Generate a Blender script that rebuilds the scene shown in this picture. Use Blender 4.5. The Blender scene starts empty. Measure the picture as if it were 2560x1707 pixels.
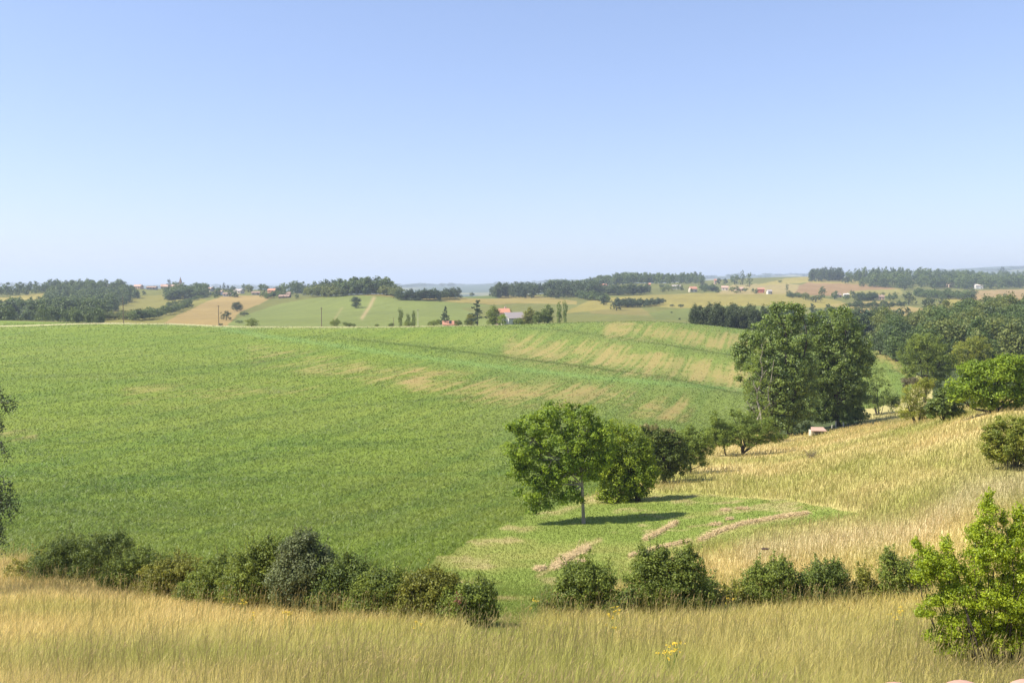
import bpy, math, random
import numpy as np
from mathutils import Vector

SC = bpy.context.scene
COL = SC.collection
rng = np.random.default_rng(7)
R = math.radians

# ------------------------------------------------------------------ camera, world, sun, exposure
CZ = 20.0
F = 2217.0                                   # focal length in photo pixels (photo 2560 x 1707)
PITCH = math.atan((853.5 - 705.0) / F)
cam_d = bpy.data.cameras.new("camera")
cam = bpy.data.objects.new("camera", cam_d)
COL.objects.link(cam)
cam.location = (0, 0, CZ)
cam.rotation_euler = (math.pi / 2 - PITCH, 0, 0)
cam_d.sensor_width = 36.0
cam_d.lens = 36.0 * F / 2560.0
cam_d.clip_start = 0.05
cam_d.clip_end = 60000
SC.camera = cam

SUN_EL, SUN_FWD = R(49), R(-12)              # sun to the left, a little behind the viewer
TO_SUN = Vector((-math.cos(SUN_EL) * math.cos(SUN_FWD), math.cos(SUN_EL) * math.sin(SUN_FWD), math.sin(SUN_EL)))
w = bpy.data.worlds.new("World")
SC.world = w
w.use_nodes = True
wn = w.node_tree.nodes
sky = wn.new("ShaderNodeTexSky")
sky.sky_type = 'NISHITA'
sky.sun_disc = False
sky.sun_elevation = SUN_EL
sky.sun_rotation = math.atan2(TO_SUN.x, TO_SUN.y)
sky.altitude = 150
sky.air_density = 1.0
sky.dust_density = 0.7
sky.ozone_density = 1.5
bg = wn["Background"]
bg.inputs["Strength"].default_value = 0.15
air_tint = wn.new("ShaderNodeVectorMath"); air_tint.operation = 'MULTIPLY'
air_tint.inputs[1].default_value = (.90, .955, 1.2)
soft = wn.new("ShaderNodeGamma"); soft.inputs[1].default_value = .68
w.node_tree.links.new(sky.outputs[0], soft.inputs[0])
w.node_tree.links.new(soft.outputs[0], air_tint.inputs[0])
w.node_tree.links.new(air_tint.outputs[0], bg.inputs[0])
sl = bpy.data.lights.new("sun", 'SUN')
sl.energy = 5.0
sl.angle = R(0.5)
sl.color = (1.0, 0.95, 0.86)
so = bpy.data.objects.new("sun", sl)
COL.objects.link(so)
so.rotation_euler = TO_SUN.to_track_quat('Z', 'Y').to_euler()
SC.view_settings.view_transform = 'Standard'
SC.view_settings.look = 'None'
SC.view_settings.exposure = 0.9
SC.view_settings.gamma = 1.0
SC.render.engine = 'CYCLES'
SC.cycles.max_bounces = 6
SC.cycles.diffuse_bounces = 3
SC.cycles.transmission_bounces = 3
SC.cycles.volume_bounces = 0
SC.cycles.use_denoising = True

# ------------------------------------------------------------------ numpy helpers
def pchip(xk, yk, xq):
    """monotone cubic through yk (n, m) at xk (n), read at xq -> (q, m)"""
    xk = np.asarray(xk, float); yk = np.asarray(yk, float)
    h = np.diff(xk)[:, None]; dl = np.diff(yk, axis=0) / h
    m = np.zeros_like(yk)
    w1 = 2 * h[1:] + h[:-1]; w2 = h[1:] + 2 * h[:-1]
    same = dl[1:] * dl[:-1] > 0
    den = np.where(same, w1 / np.where(dl[:-1] == 0, 1, dl[:-1]) + w2 / np.where(dl[1:] == 0, 1, dl[1:]), 1)
    m[1:-1] = np.where(same, (w1 + w2) / np.where(den == 0, 1, den), 0)
    m[0] = dl[0]; m[-1] = dl[-1]
    i = np.clip(np.searchsorted(xk, xq) - 1, 0, len(xk) - 2)
    s = ((np.clip(xq, xk[0], xk[-1]) - xk[i]) / (xk[i + 1] - xk[i]))[:, None]
    hh = (xk[i + 1] - xk[i])[:, None]
    a, b, c, d = yk[i], yk[i + 1], m[i] * hh, m[i + 1] * hh
    return a * (1 + 2 * s) * (1 - s) ** 2 + c * s * (1 - s) ** 2 + b * s * s * (3 - 2 * s) + d * s * s * (s - 1)

def vnoise(x, y, seed=0):
    x = np.asarray(x, float); y = np.asarray(y, float)
    xi = np.floor(x).astype(np.int64); yi = np.floor(y).astype(np.int64)
    u = x - xi; v = y - yi
    u = u * u * (3 - 2 * u); v = v * v * (3 - 2 * v)
    def h(a, b):
        n = (a * 374761393 + b * 668265263 + seed * 974634777) & 0xffffffff
        n = ((n ^ (n >> 13)) * 1274126177) & 0xffffffff
        n = n ^ (n >> 16)
        return (n & 0xffff) / 65535.0
    return (h(xi, yi) * (1 - u) + h(xi + 1, yi) * u) * (1 - v) + (h(xi, yi + 1) * (1 - u) + h(xi + 1, yi + 1) * u) * v

def fbm(x, y, seed=0, octv=4):
    s, a, t = 0, 1.0, 0
    for k in range(octv):
        s = s + a * vnoise(x * 2 ** k + 17.3 * k, y * 2 ** k - 9.1 * k, seed + k); t += a; a *= 0.5
    return s / t

def smooth(a, b, x):
    t = np.clip((x - a) / (b - a), 0, 1)
    return t * t * (3 - 2 * t)

def inpoly(poly, x, y):
    ins = np.zeros(np.shape(x), bool)
    n = len(poly)
    for k in range(n):
        x0, y0 = poly[k]; x1, y1 = poly[(k + 1) % n]
        if y0 == y1: continue
        c = ((y0 > y) != (y1 > y)) & (x < (x1 - x0) * (y - y0) / (y1 - y0) + x0)
        ins ^= c
    return ins

def lindist(pts, x, y):
    """distance in photo pixels to a polyline"""
    best = np.full(np.shape(x), 1e9)
    for (x0, y0), (x1, y1) in zip(pts[:-1], pts[1:]):
        dx, dy = x1 - x0, y1 - y0
        t = np.clip(((x - x0) * dx + (y - y0) * dy) / (dx * dx + dy * dy), 0, 1)
        best = np.minimum(best, np.hypot(x - x0 - t * dx, y - y0 - t * dy))
    return best

# ------------------------------------------------------------------ the lie of the land: slope of sight by distance and bearing
CP, SP = math.cos(PITCH), math.sin(PITCH)
def slope_of(py):
    yc = -(np.asarray(py, float) - 853.5) / F
    return (yc * CP - SP) / (CP + yc * SP)
def tan_of(px, py):
    yc = -(np.asarray(py, float) - 853.5) / F
    return (np.asarray(px, float) - 1280) / F / (CP + yc * SP)
def project(x, y, z):
    dep = y * CP - (z - CZ) * SP
    up = y * SP + (z - CZ) * CP
    return 1280 + F * x / dep, 853.5 - F * up / dep

DK = [2, 5, 8, 16, 22, 29, 40, 55, 70, 85, 100, 130, 170, 220, 280, 345, 420, 520, 650, 800, 950, 1100, 1350, 1700, 2500, 4000, 7000, 9500, 14000, 30000]
PX = [-900, 0, 320, 640, 960, 1280, 1600, 1920, 2240, 2560, 3400]
TB = {
 16: [1707]*9, 22: [1612,1612,1612,1612,1612,1612,1610,1605,1590], 29: [1530,1535,1538,1538,1538,1538,1532,1512,1475],
 40: [1440,1455,1470,1470,1468,1458,1425,1370,1290], 55: [1340,1340,1340,1340,1336,1328,1290,1215,1150], 70: [1262,1262,1262,1262,1256,1240,1215,1138,1052],
 85: [1200,1200,1200,1200,1196,1182,1165,1095,1012], 100: [1144,1144,1144,1144,1142,1138,1130,1068,1000], 130: [1052,1053,1055,1055,1056,1062,1085,1050,1008],
 170: [970,973,976,976,978,988,1015,1005,985], 220: [905,908,912,912,914,920,938,938,930], 280: [848,852,858,858,858,858,875,882,872],
 345: [808,807,817,818,812,803,828,848,830], 420: [799,815,832,832,832,824,842,838,790], 520: [808,806,812,806,802,803,826,815,778],
 650: [790,785,790,774,778,782,785,785,772], 800: [765,760,758,740,754,758,758,768,762], 950: [745,740,734,742,745,740,742,750,750],
 1100: [729,723,727,750,738,726,729,736,737], 1350: [732,730,733,755,752,708,713,713,719], 1700: [740,740,742,752,752,716,695,692,702],
 2500: [735,735,737,745,745,728,720,716,692], 4000: [728,728,728,728,726,722,712,705,684], 7000: [718,718,718,713,706,696,688,683,670],
 9500: [718,718,718,714,710,702,694,690,680], 14000: [712,712,712,712,712,710,708,706,700], 30000: [708]*9,
}
def _table():
    rows = []
    for d in DK:
        if d < 16:
            rows.append([(slope_of(1707) * 16 + 0.30 * (16 - d)) / d] * 9)
        else:
            rows.append(list(slope_of(TB[d])))
    a = np.array(rows)
    a = np.concatenate([a[:, :1], a, a[:, -1:]], axis=1)
    return a                                   # (nd, 11)
LD = np.linspace(math.log(2), math.log(30000), 2400)
TQ = np.linspace(-1.6, 1.6, 900)
_a = pchip(np.log(DK), _table(), LD)           # (nld, 11)
S = pchip((np.array(PX) - 1280) / F, _a.T, TQ)  # (nt, nld)

def ground_z(x, y):
    x = np.asarray(x, float); y = np.maximum(np.asarray(y, float), 2.0)
    t = np.clip(x / y, -1.599, 1.599); l = np.clip(np.log(y), LD[0], LD[-1] - 1e-6)
    ti = (t - TQ[0]) / (TQ[1] - TQ[0]); li = (l - LD[0]) / (LD[1] - LD[0])
    i = np.clip(ti.astype(int), 0, len(TQ) - 2); j = np.clip(li.astype(int), 0, len(LD) - 2)
    u = ti - i; v = li - j
    s = (S[i, j] * (1 - u) + S[i + 1, j] * u) * (1 - v) + (S[i, j + 1] * (1 - u) + S[i + 1, j + 1] * u) * v
    z = CZ + s * y
    z = z + (fbm(x / 9, y / 9, 3, 3) - 0.5) * 0.35 * smooth(10, 25, y) * (1 - smooth(120, 200, y))
    z = z + (fbm(x / 60, y / 60, 5, 3) - 0.5) * 1.6 * smooth(120, 220, y) * (1 - smooth(1500, 2500, y))
    sd = ((x + 92) * 145 + (y - 325) * 139) / 201; ud = ((x + 92) * 139 - (y - 325) * 145) / 201
    roll = 1.5 * np.exp(-((sd + 4) / 15) ** 2) - 1.8 * np.exp(-((sd - 24) / 20) ** 2) + 1.3 * np.exp(-((sd - 58) / 15) ** 2) - 1.2 * np.exp(-((sd - 84) / 16) ** 2)
    z = z + roll * smooth(10, 70, ud) * (1 - smooth(190, 260, ud)) * smooth(130, 165, y) * (1 - smooth(300, 335, y))
    z = z + (fbm(x / 170, y / 200, 15, 2) - 0.5) * 7 * smooth(430, 560, y) * (1 - smooth(1500, 2500, y))
    z = z + (fbm(x / 900, y / 1500, 9, 5) - 0.5) * 60 * smooth(4500, 6500, y)
    return z

PROF = np.exp(np.linspace(math.log(2.2), math.log(12000), 5000))
def at(px, py, d):
    return Vector((float(tan_of(px, py)) * d, d, CZ + float(slope_of(py)) * d))
def hit(px, py, lo=3, hi=11000):
    """the ground point seen at a photo pixel (nearest crest when the sight line passes over it)"""
    d = PROF[(PROF > lo) & (PROF < hi)]
    t = float(tan_of(px, py)); s = float(slope_of(py))
    g = ground_z(t * d, d); gap = (CZ + s * d) - g
    k = np.nonzero(gap <= 0)[0]
    k = k[0] if len(k) else int(np.argmin(gap / d))
    return Vector((t * d[k], d[k], g[k]))
def gp(px, d):
    py = 800.0
    for _ in range(5):
        t = float(tan_of(px, py)); z = float(ground_z(t * d, d)); _, py = project(t * d, d, z)
    return Vector((t * d, d, z))

# ------------------------------------------------------------------ land cover (what grows where)
CROP = [(-2000,1385),(60,1392),(130,1430),(600,1470),(900,1475),(1050,1450),(1190,1372),(1320,1302),(1420,1262),(1480,1240),(1600,1190),(1750,1118),(1850,1082),(1990,1055),(2180,1020),(2250,1000),(2290,960),(2290,925),(2200,880),(2140,860),(2140,790),(-2000,790)]
LAWN = [(1000,1455),(1150,1372),(1285,1300),(1400,1256),(1480,1248),(1600,1238),(1700,1232),(1830,1245),(1960,1252),(2070,1268),(2150,1286),(2060,1300),(1960,1312),(1850,1340),(1740,1372),(1690,1395),(1600,1450),(1500,1475),(1400,1510),(1340,1560),(1280,1600),(1180,1600),(1120,1540)]
SPUR = [(560,822),(650,838),(900,872),(1200,912),(1500,945),(1860,975)]
FIELDS = [  # polygon in photo pixels, colour, min and max distance
 ([(-3000,900),(6000,900),(6000,600),(-3000,600)], (.20,.22,.075), 380, 1e9),
 ([(540,822),(620,785),(700,760),(790,744),(880,736),(960,742),(1130,756),(1240,764),(1330,785),(1420,822)], (.225,.285,.095), 380, 900),
 ([(860,738),(950,739),(1130,755),(1180,757),(1330,770),(1450,780),(1440,752),(1330,738),(1190,738),(1050,741),(870,731)], (.36,.31,.12), 380, 1150),
 ([(1150,770),(1300,758),(1460,762),(1620,775),(1760,800),(1760,830),(1300,830)], (.22,.245,.085), 380, 1000),
 ([(1450,764),(1600,768),(1640,790),(1480,784)], (.27,.25,.10), 380, 1000),
 ([(380,826),(440,790),(520,752),(560,740),(690,738),(650,760),(600,780),(560,822)], (.40,.31,.155), 380, 1100),
 ([(250,812),(290,775),(330,742),(430,735),(500,740),(520,752),(440,790),(385,822)], (.27,.265,.085), 380, 1200),
 ([(-200,755),(20,742),(120,732),(100,748),(20,755)], (.40,.36,.13), 380, 1300),
 ([(1130,748),(1250,746),(1230,736),(1160,732),(1120,735)], (.16,.22,.075), 900, 1500),
 ([(1140,735),(1240,738),(1240,728),(1150,730)], (.36,.30,.17), 1060, 2000),
 ([(1400,785),(1480,748),(1600,738),(1780,732),(2000,735),(2100,752),(2140,772),(1980,768),(1700,770),(1600,765)], (.34,.31,.105), 500, 1300),
 ([(1620,782),(1700,772),(1800,765),(2000,765),(2000,800),(1640,800)], (.19,.235,.08), 380, 900),
 ([(1790,736),(1830,712),(1960,708),(2000,712),(2000,735)], (.42,.36,.19), 900, 1500),
 ([(1985,736),(2000,712),(2030,704),(2120,706),(2200,716),(2250,722),(2230,737),(2100,740)], (.36,.245,.145), 900, 1600),
 ([(1880,715),(1960,697),(2030,690),(2130,698),(2180,712),(2100,708),(2000,707)], (.38,.34,.12), 1200, 2600),
 ([(2080,742),(2130,728),(2250,722),(2260,737),(2210,742)], (.33,.32,.12), 900, 1600),
 ([(2060,762),(2180,752),(2260,757),(2250,766),(2110,768)], (.40,.34,.15), 600, 1200),
 ([(2135,785),(2150,772),(2270,766),(2360,778),(2280,805),(2180,808)], (.43,.35,.17), 380, 1000),
 ([(2335,772),(2350,750),(2400,743),(2480,752),(2440,770)], (.38,.35,.11), 500, 1200),
 ([(2390,745),(2420,727),(2600,722),(3200,720),(3200,765),(2500,762),(2480,754)], (.41,.31,.175), 500, 1400),
 ([(2490,692),(2530,682),(2700,680),(2700,694)], (.42,.37,.15), 1300, 4000),
]
SWATH = [[(1345,1440),(1380,1418),(1410,1392),(1470,1362),(1500,1350)],[(1610,1348),(1650,1328),(1690,1308)],[(1575,1392),(1640,1370),(1725,1354)],
         [(1745,1352),(1800,1328),(1860,1310),(1940,1296),(2015,1284)]]
BANDS = [([(1040,948),(1150,962),(1300,985),(1450,990),(1560,1005),(1700,1025)], 34, 1.0, 1), ([(1290,872),(1450,885),(1600,905),(1740,925),(1860,945)], 34, 1.15, 0), ([(1530,822),(1640,832),(1760,845),(1900,860)], 24, 1.1, 0),
         ([(640,890),(780,905),(930,935),(1050,950)], 30, .75, 0), ([(330,990),(600,985),(800,960)], 40, .45, 0), ([(0,1085),(80,1090)], 18, .8, 0), ([(2200,885),(2260,925)], 20, .7, 1)]

def cover(x, y, z):
    """base colour and class (0 meadow, 1 crop, 2 mown, 3 farmland, 4 hills, 5 wood floor) of the ground"""
    px, py = project(x, y, z)
    n1 = fbm(x / 7, y / 7, 21); n2 = fbm(x / 2.2, y / 2.2, 31); n3 = fbm(x / 30, y / 30, 41)
    wob = (n2 - .5) * 22 * np.clip(60 / y, 0, 1) ** .5
    qx, qy = px + wob, py + wob * .6
    C = np.zeros(np.shape(x) + (3,)); K = np.zeros(np.shape(x), int)
    def mix(a, b, t): return a * (1 - t[..., None]) + np.array(b) * t[..., None]
    # meadow of ripe grass
    g = np.clip((n1 - .5) * 2.6 + .45 + (n3 - .5) * 1.2, 0, 1)
    g = np.clip(g + smooth(700, 2200, px) * smooth(1480, 1560, py) * .5 + smooth(1480, 1600, py) * .12 - smooth(1000, 0, px) * .10 * smooth(1500, 1650, py), 0, 1)
    c = mix(np.broadcast_to(np.array((.52, .405, .165)), C.shape), (.31, .295, .075), g)
    c = mix(c, (.50, .38, .17), smooth(.52, .75, fbm(x / 16 + 5, y / 9, 77)) * .22)
    c = mix(c, (.50, .40, .25), np.exp(-(lindist([(1880,1380),(2100,1350),(2300,1330),(2420,1240),(2600,1200)], px, py) / 40) ** 2) * .5)
    c = c * (1 + .38 * (1 - smooth(26, 52, y)) * (.7 + .6 * n1))[..., None]  # near grass colour brightened to offset the blades' self-shading
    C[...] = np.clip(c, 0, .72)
    # crop
    near = (y > 33) & (y < 380)
    crop = inpoly(CROP, qx, qy) & near
    c = mix(np.broadcast_to(np.array((.156, .205, .030)), C.shape), (.130, .180, .029), smooth(.40, .62, fbm(x / 16, y / 5, 51)) * .55)
    c = mix(c, (.192, .225, .042), smooth(.45, .7, fbm(x / 40, y / 16, 61)) * .42)
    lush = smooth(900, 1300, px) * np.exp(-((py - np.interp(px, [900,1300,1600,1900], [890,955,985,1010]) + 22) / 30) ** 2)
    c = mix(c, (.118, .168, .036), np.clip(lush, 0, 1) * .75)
    c = mix(c, (.150, .188, .044), np.clip(smooth(1000, 1400, px) * (.75 - .9 * smooth(1060, 1250, py)), 0, 1))
    u = (x - .31 * y) * .955; v = (y + .31 * x) * .955
    stripe = vnoise(u / 1.1, v / 40, 71) * .35 + vnoise(u / .55, v / 24, 72) * .42 + vnoise(u / 5, v / 18, 73) * .23
    bare = 0
    for pts, wd, amt, red in BANDS:
        dd = np.exp(-(lindist(pts, px, py) / wd) ** 2) * amt
        t = smooth(.40, .95, stripe * .95 + dd * .32 - .08 + (n1 - .5) * .5 + (n2 - .5) * .35) * smooth(.05, .6, dd)
        c = mix(c, (.30, .205, .085) if red else (.305, .222, .090), t * .7)
    # wheel tracks and thin lines
    tr = smooth(.60, .72, vnoise(u / 2.2 + 3, v / 70, 83)) * .22 + smooth(.62, .74, vnoise(x / 30, y / 1.6 + x / 60, 84)) * .25 * (1 - smooth(90, 150, y))
    c = mix(c, (.06, .125, .022), tr)
    for pts in ([(60,1175),(260,1225),(450,1270),(570,1296)], [(740,1312),(900,1290),(1060,1262),(1230,1243)], [(-100,1085),(200,1110),(500,1060),(900,1012),(1200,990)], [(500,1165),(900,1112),(1200,1085)], [(60,1255),(300,1300),(420,1335)], [(0,945),(300,935),(700,900)]):
        c = mix(c, (.085, .125, .022), np.exp(-(lindist(pts, px, py + (n2 - .5) * 8) / (3 + 3 * n1)) ** 2) * .5)
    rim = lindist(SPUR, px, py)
    c = mix(c, (.15, .235, .06), np.exp(-(rim / 6) ** 2) * .6)  # sunlit edge of the spur crest, painted into the crop colour
    c = c * np.array([.97, .97, .92])
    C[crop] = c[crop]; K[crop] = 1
    # verge along the crest
    verge = near & (y > 300) & (px < 1330)
    vl = np.exp(-((y - np.interp(px, [0,200,320,640,1330], [330,338,341,345,345])) / np.interp(px, [0,200,330,640,1330],[2.5,4,9,12,8])) ** 2) * (1 - smooth(1150, 1320, px))
    C[verge] = mix(C, (.46, .40, .22), vl)[verge]
    # mown grass with straw left lying
    wl = (n2 - .5) * 60 * np.clip(60 / y, 0, 1); lawn = inpoly(LAWN, px + wl, py + wl * .45) & (y > 20) & (y < 110)
    c = mix(np.broadcast_to(np.array((.175, .220, .042)), C.shape), (.25, .25, .065), smooth(.42, .7, n1 * .6 + n2 * .4))
    c = mix(c, (.36, .29, .13), smooth(.62, .75, n2) * .6)
    for k, pts in enumerate(SWATH):
        c = mix(c, (.42, .31, .15), np.exp(-(lindist(pts, px, py + (n2 - .5) * 14) / 6) ** 2) * .55)
    C[lawn] = c[lawn]; K[lawn] = 2
    # strip of dry grass between crop and mown grass
    ln = np.exp(-(lindist([(1270,1345),(1380,1290),(1440,1262),(1560,1225),(1700,1215)], px, py) / 9) ** 2) * smooth(.35, .55, n2) * near
    C = mix(C, (.40, .31, .14), np.clip(ln, 0, 1) * .4)
    # valley wood floor on the right
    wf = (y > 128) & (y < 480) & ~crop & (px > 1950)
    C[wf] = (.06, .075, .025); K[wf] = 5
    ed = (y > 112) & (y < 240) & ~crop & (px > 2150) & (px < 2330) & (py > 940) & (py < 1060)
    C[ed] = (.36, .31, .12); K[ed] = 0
    # fields beyond
    far = (y >= 380) & ~wf
    wob2 = (fbm(x / 25, y / 25, 91) - .5) * 5
    for poly, colr, lo, hi in FIELDS:
        m = inpoly(poly, px + wob2, py + wob2 * .4) & far & (y >= lo) & (y <= hi)
        tone = (.88 + .24 * fbm(u[m] / 6, v[m] / 60, 101)) * (.85 + .3 * fbm(x[m] / 50, y[m] / 50, 102))
        C[m] = np.array(colr) * np.array([.63, .575, .40]) * tone[..., None]
    tr2 = np.minimum(lindist([(905,795),(925,765),(935,745)], px, py), lindist([(835,800),(855,770)], px, py) + 3)
    C = mix(C, (.40, .27, .15), np.exp(-(tr2 / 4) ** 2) * far * .55)
    K[far] = 3
    hl = y > 2300
    c = mix(np.broadcast_to(np.array((.060, .085, .042)), C.shape), (.20, .19, .085), smooth(.56, .68, fbm(x / 260, y / 420, 111)))
    C[hl] = c[hl]; K[hl] = 4
    return C, K

# ------------------------------------------------------------------ mesh builders
def build(name, V, Fq, mat, parent=None, attrs=None, smooth_shade=False, loc=None):
    """V (n,3); Fq (m,k) faces of one size or list of such arrays -> one mesh object"""
    if not isinstance(Fq, list): Fq = [Fq]
    Fq = [np.asarray(f, np.int32) for f in Fq if len(f)]
    me = bpy.data.meshes.new(name)
    V = np.asarray(V, np.float32)
    me.vertices.add(len(V)); me.vertices.foreach_set("co", V.ravel())
    tot = np.concatenate([np.full(len(f), f.shape[1], np.int32) for f in Fq])
    idx = np.concatenate([f.ravel() for f in Fq])
    me.loops.add(len(idx)); me.loops.foreach_set("vertex_index", idx)
    me.polygons.add(len(tot))
    me.polygons.foreach_set("loop_start", (np.cumsum(tot) - tot).astype(np.int32))
    me.polygons.foreach_set("loop_total", tot)
    for k, a in (attrs or {}).items():
        a = np.asarray(a, np.float32)
        if a.ndim == 1:
            at_ = me.attributes.new(k, 'FLOAT', 'POINT'); at_.data.foreach_set("value", a)
        else:
            at_ = me.attributes.new(k, 'FLOAT_COLOR', 'POINT')
            at_.data.foreach_set("color", np.concatenate([a, np.ones((len(a), 1), np.float32)], 1).ravel())
    me.update(calc_edges=True)
    me.shade_smooth() if smooth_shade else me.shade_flat()
    me.materials.append(mat)
    o = bpy.data.objects.new(name, me)
    COL.objects.link(o)
    if parent: o.parent = parent
    if loc is not None: o.location = loc
    return o

def tag(o, label=None, cat=None, group=None, kind=None):
    if label: o['label'] = label
    if cat: o['category'] = cat
    if group: o['group'] = group
    if kind: o['kind'] = kind
    return o

def thing(name, loc, label, cat, group=None):
    o = bpy.data.objects.new(name, None); COL.objects.link(o)
    o.location = loc; o.empty_display_size = .2
    return tag(o, label, cat, group)

def copy_thing(o, loc, scale=None, rz=0, label=None, group=None):
    c = o.copy(); COL.objects.link(c); c.location = loc; c.rotation_euler = (0, 0, rz)
    if scale is not None: c.scale = scale
    if label: c['label'] = label
    if group: c['group'] = group
    for ch in o.children:
        k = ch.copy(); COL.objects.link(k); k.parent = c
    return c

def unit(v): return v / np.maximum(np.linalg.norm(v, axis=-1, keepdims=True), 1e-9)

def leaf_mesh(P, N, size, aspect=.55, g=rng, droop=0.0):
    """diamond leaves at P with normals N -> V, F"""
    n = len(P)
    r = g.normal(size=(n, 3)); r[:, 2] -= droop
    a = unit(r - N * np.sum(r * N, 1, keepdims=True)); b = np.cross(N, a)
    L = (size * g.uniform(.65, 1.3, n))[:, None]
    V = np.stack([P - a * L * .5, P + b * L * aspect * .5 + N * L * .08, P + a * L * .5 - N * L * .06, P - b * L * aspect * .5 + N * L * .08], 1)
    return V.reshape(-1, 3), np.arange(4 * n).reshape(n, 4)

def tubes(paths, sides=6):
    """list of (points (k,3), radii (k)) -> V, F"""
    Vs, Fs, off = [], [], 0
    ang = np.linspace(0, 2 * math.pi, sides, endpoint=False)
    for pts, rad in paths:
        pts = np.asarray(pts, float); k = len(pts)
        d = unit(np.gradient(pts, axis=0))
        ref = np.where(np.abs(d[:, 2:3]) > .9, np.array([[1., 0, 0]]), np.array([[0, 0, 1.]]))
        a = unit(np.cross(d, ref)); b = np.cross(d, a)
        ring = pts[:, None] + (a[:, None] * np.cos(ang)[None, :, None] + b[:, None] * np.sin(ang)[None, :, None]) * np.asarray(rad)[:, None, None]
        Vs.append(ring.reshape(-1, 3))
        i = np.arange(k - 1)[:, None] * sides; j = np.arange(sides)[None]; j2 = (j + 1) % sides
        Fs.append(np.stack([i + j, i + j2, i + sides + j2, i + sides + j], -1).reshape(-1, 4) + off)
        off += k * sides
    return np.concatenate(Vs), np.concatenate(Fs)

def bend(p0, p1, r0, r1, sag=.1, k=5, g=rng, wander=.06):
    t = np.linspace(0, 1, k)[:, None]
    L = np.linalg.norm(p1 - p0)
    w_ = g.normal(size=3) * L * wander
    pts = p0 + (p1 - p0) * t + np.sin(t * math.pi) * (w_ + np.array([0, 0, sag * L]))
    return pts, r0 + (r1 - r0) * np.linspace(0, 1, k)

def crown_points(lobes, n_clump, n_leaf, clump_r, g, hollow=.45, low=-.75, flat=.75):
    """lobes: rows (x,y,z,rx,ry,rz). Leaves gathered in clumps spread through the lobes."""
    lobes = np.asarray(lobes, float)
    wgt = (lobes[:, 3] * lobes[:, 5]) ** .85; wgt /= wgt.sum()
    li = g.choice(len(lobes), n_clump, p=wgt)
    d = unit(g.normal(size=(n_clump * 3, 3))); d = d[d[:, 2] > low][:n_clump]
    r = (g.uniform(hollow ** 3, 1, n_clump)) ** (1 / 3)
    lb = lobes[li]
    cr = np.minimum(clump_r * g.uniform(.6, 1.35, n_clump), .8 * np.minimum(lb[:, 3], lb[:, 5]))
    rr = np.maximum(lb[:, 3:6] - cr[:, None] * .6, lb[:, 3:6] * .35)
    C = lb[:, :3] + d * r[:, None] * rr
    k = np.repeat(np.arange(n_clump), n_leaf)
    q = unit(g.normal(size=(len(k), 3))) * (g.uniform(0, 1, len(k)) ** .45)[:, None]
    q[:, 2] *= flat
    P = C[k] + q * cr[k][:, None]
    N = unit(q * .9 + g.normal(size=q.shape) * .55 + np.array([0, 0, .35]) + d[k] * .35)
    tint = np.clip(.5 + g.normal(size=n_clump)[k] * .17 + g.normal(size=len(k)) * .17, 0, 1)
    return P, N, tint, C, li

# ------------------------------------------------------------------ materials
def mat_new(name):
    m = bpy.data.materials.new(name); m.use_nodes = True
    nt = m.node_tree; nt.nodes.clear()
    return m, nt.nodes, nt.links

def leaf_mat(name, ca, cb, trans=.3, rough=.5, spec=.35):
    m, n, l = mat_new(name)
    a = n.new("ShaderNodeAttribute"); a.attribute_name = "tint"
    mx = n.new("ShaderNodeMix"); mx.data_type = 'RGBA'
    mx.inputs[6].default_value = (*ca, 1); mx.inputs[7].default_value = (*cb, 1)
    l.new(a.outputs["Fac"], mx.inputs[0])
    p = n.new("ShaderNodeBsdfPrincipled"); p.inputs["Roughness"].default_value = rough
    p.inputs["Specular IOR Level"].default_value = spec
    l.new(mx.outputs[2], p.inputs["Base Color"])
    t = n.new("ShaderNodeBsdfTranslucent")
    hs = n.new("ShaderNodeHueSaturation"); hs.inputs["Hue"].default_value = .485; hs.inputs["Value"].default_value = 1.25
    l.new(mx.outputs[2], hs.inputs["Color"]); l.new(hs.outputs[0], t.inputs["Color"])
    ms = n.new("ShaderNodeMixShader"); ms.inputs[0].default_value = trans
    o = n.new("ShaderNodeOutputMaterial")
    l.new(p.outputs[0], ms.inputs[1]); l.new(t.outputs[0], ms.inputs[2]); l.new(ms.outputs[0], o.inputs[0])
    return m

def plain_mat(name, col, rough=.8, var=.25, scale=3.0, bump=.0, spec=.2, stretch=None):
    m, n, l = mat_new(name)
    tc = n.new("ShaderNodeTexCoord"); mp = n.new("ShaderNodeMapping")
    if stretch: mp.inputs["Scale"].default_value = stretch
    l.new(tc.outputs["Object"], mp.inputs[0])
    nz = n.new("ShaderNodeTexNoise"); nz.inputs["Scale"].default_value = scale; nz.inputs["Detail"].default_value = 6
    l.new(mp.outputs[0], nz.inputs["Vector"])
    mr = n.new("ShaderNodeMapRange"); mr.inputs[1].default_value = .3; mr.inputs[2].default_value = .7
    mr.inputs[3].default_value = 1 - var; mr.inputs[4].default_value = 1 + var
    l.new(nz.outputs["Fac"], mr.inputs[0])
    mu = n.new("ShaderNodeVectorMath"); mu.operation = 'SCALE'; mu.inputs[0].default_value = col
    l.new(mr.outputs[0], mu.inputs["Scale"])
    p = n.new("ShaderNodeBsdfPrincipled"); p.inputs["Roughness"].default_value = rough
    p.inputs["Specular IOR Level"].default_value = spec
    l.new(mu.outputs[0], p.inputs["Base Color"])
    if bump:
        b = n.new("ShaderNodeBump"); b.inputs["Strength"].default_value = bump; b.inputs["Distance"].default_value = .05
        l.new(nz.outputs["Fac"], b.inputs["Height"]); l.new(b.outputs[0], p.inputs["Normal"])
    o = n.new("ShaderNodeOutputMaterial"); l.new(p.outputs[0], o.inputs[0])
    return m

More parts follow.
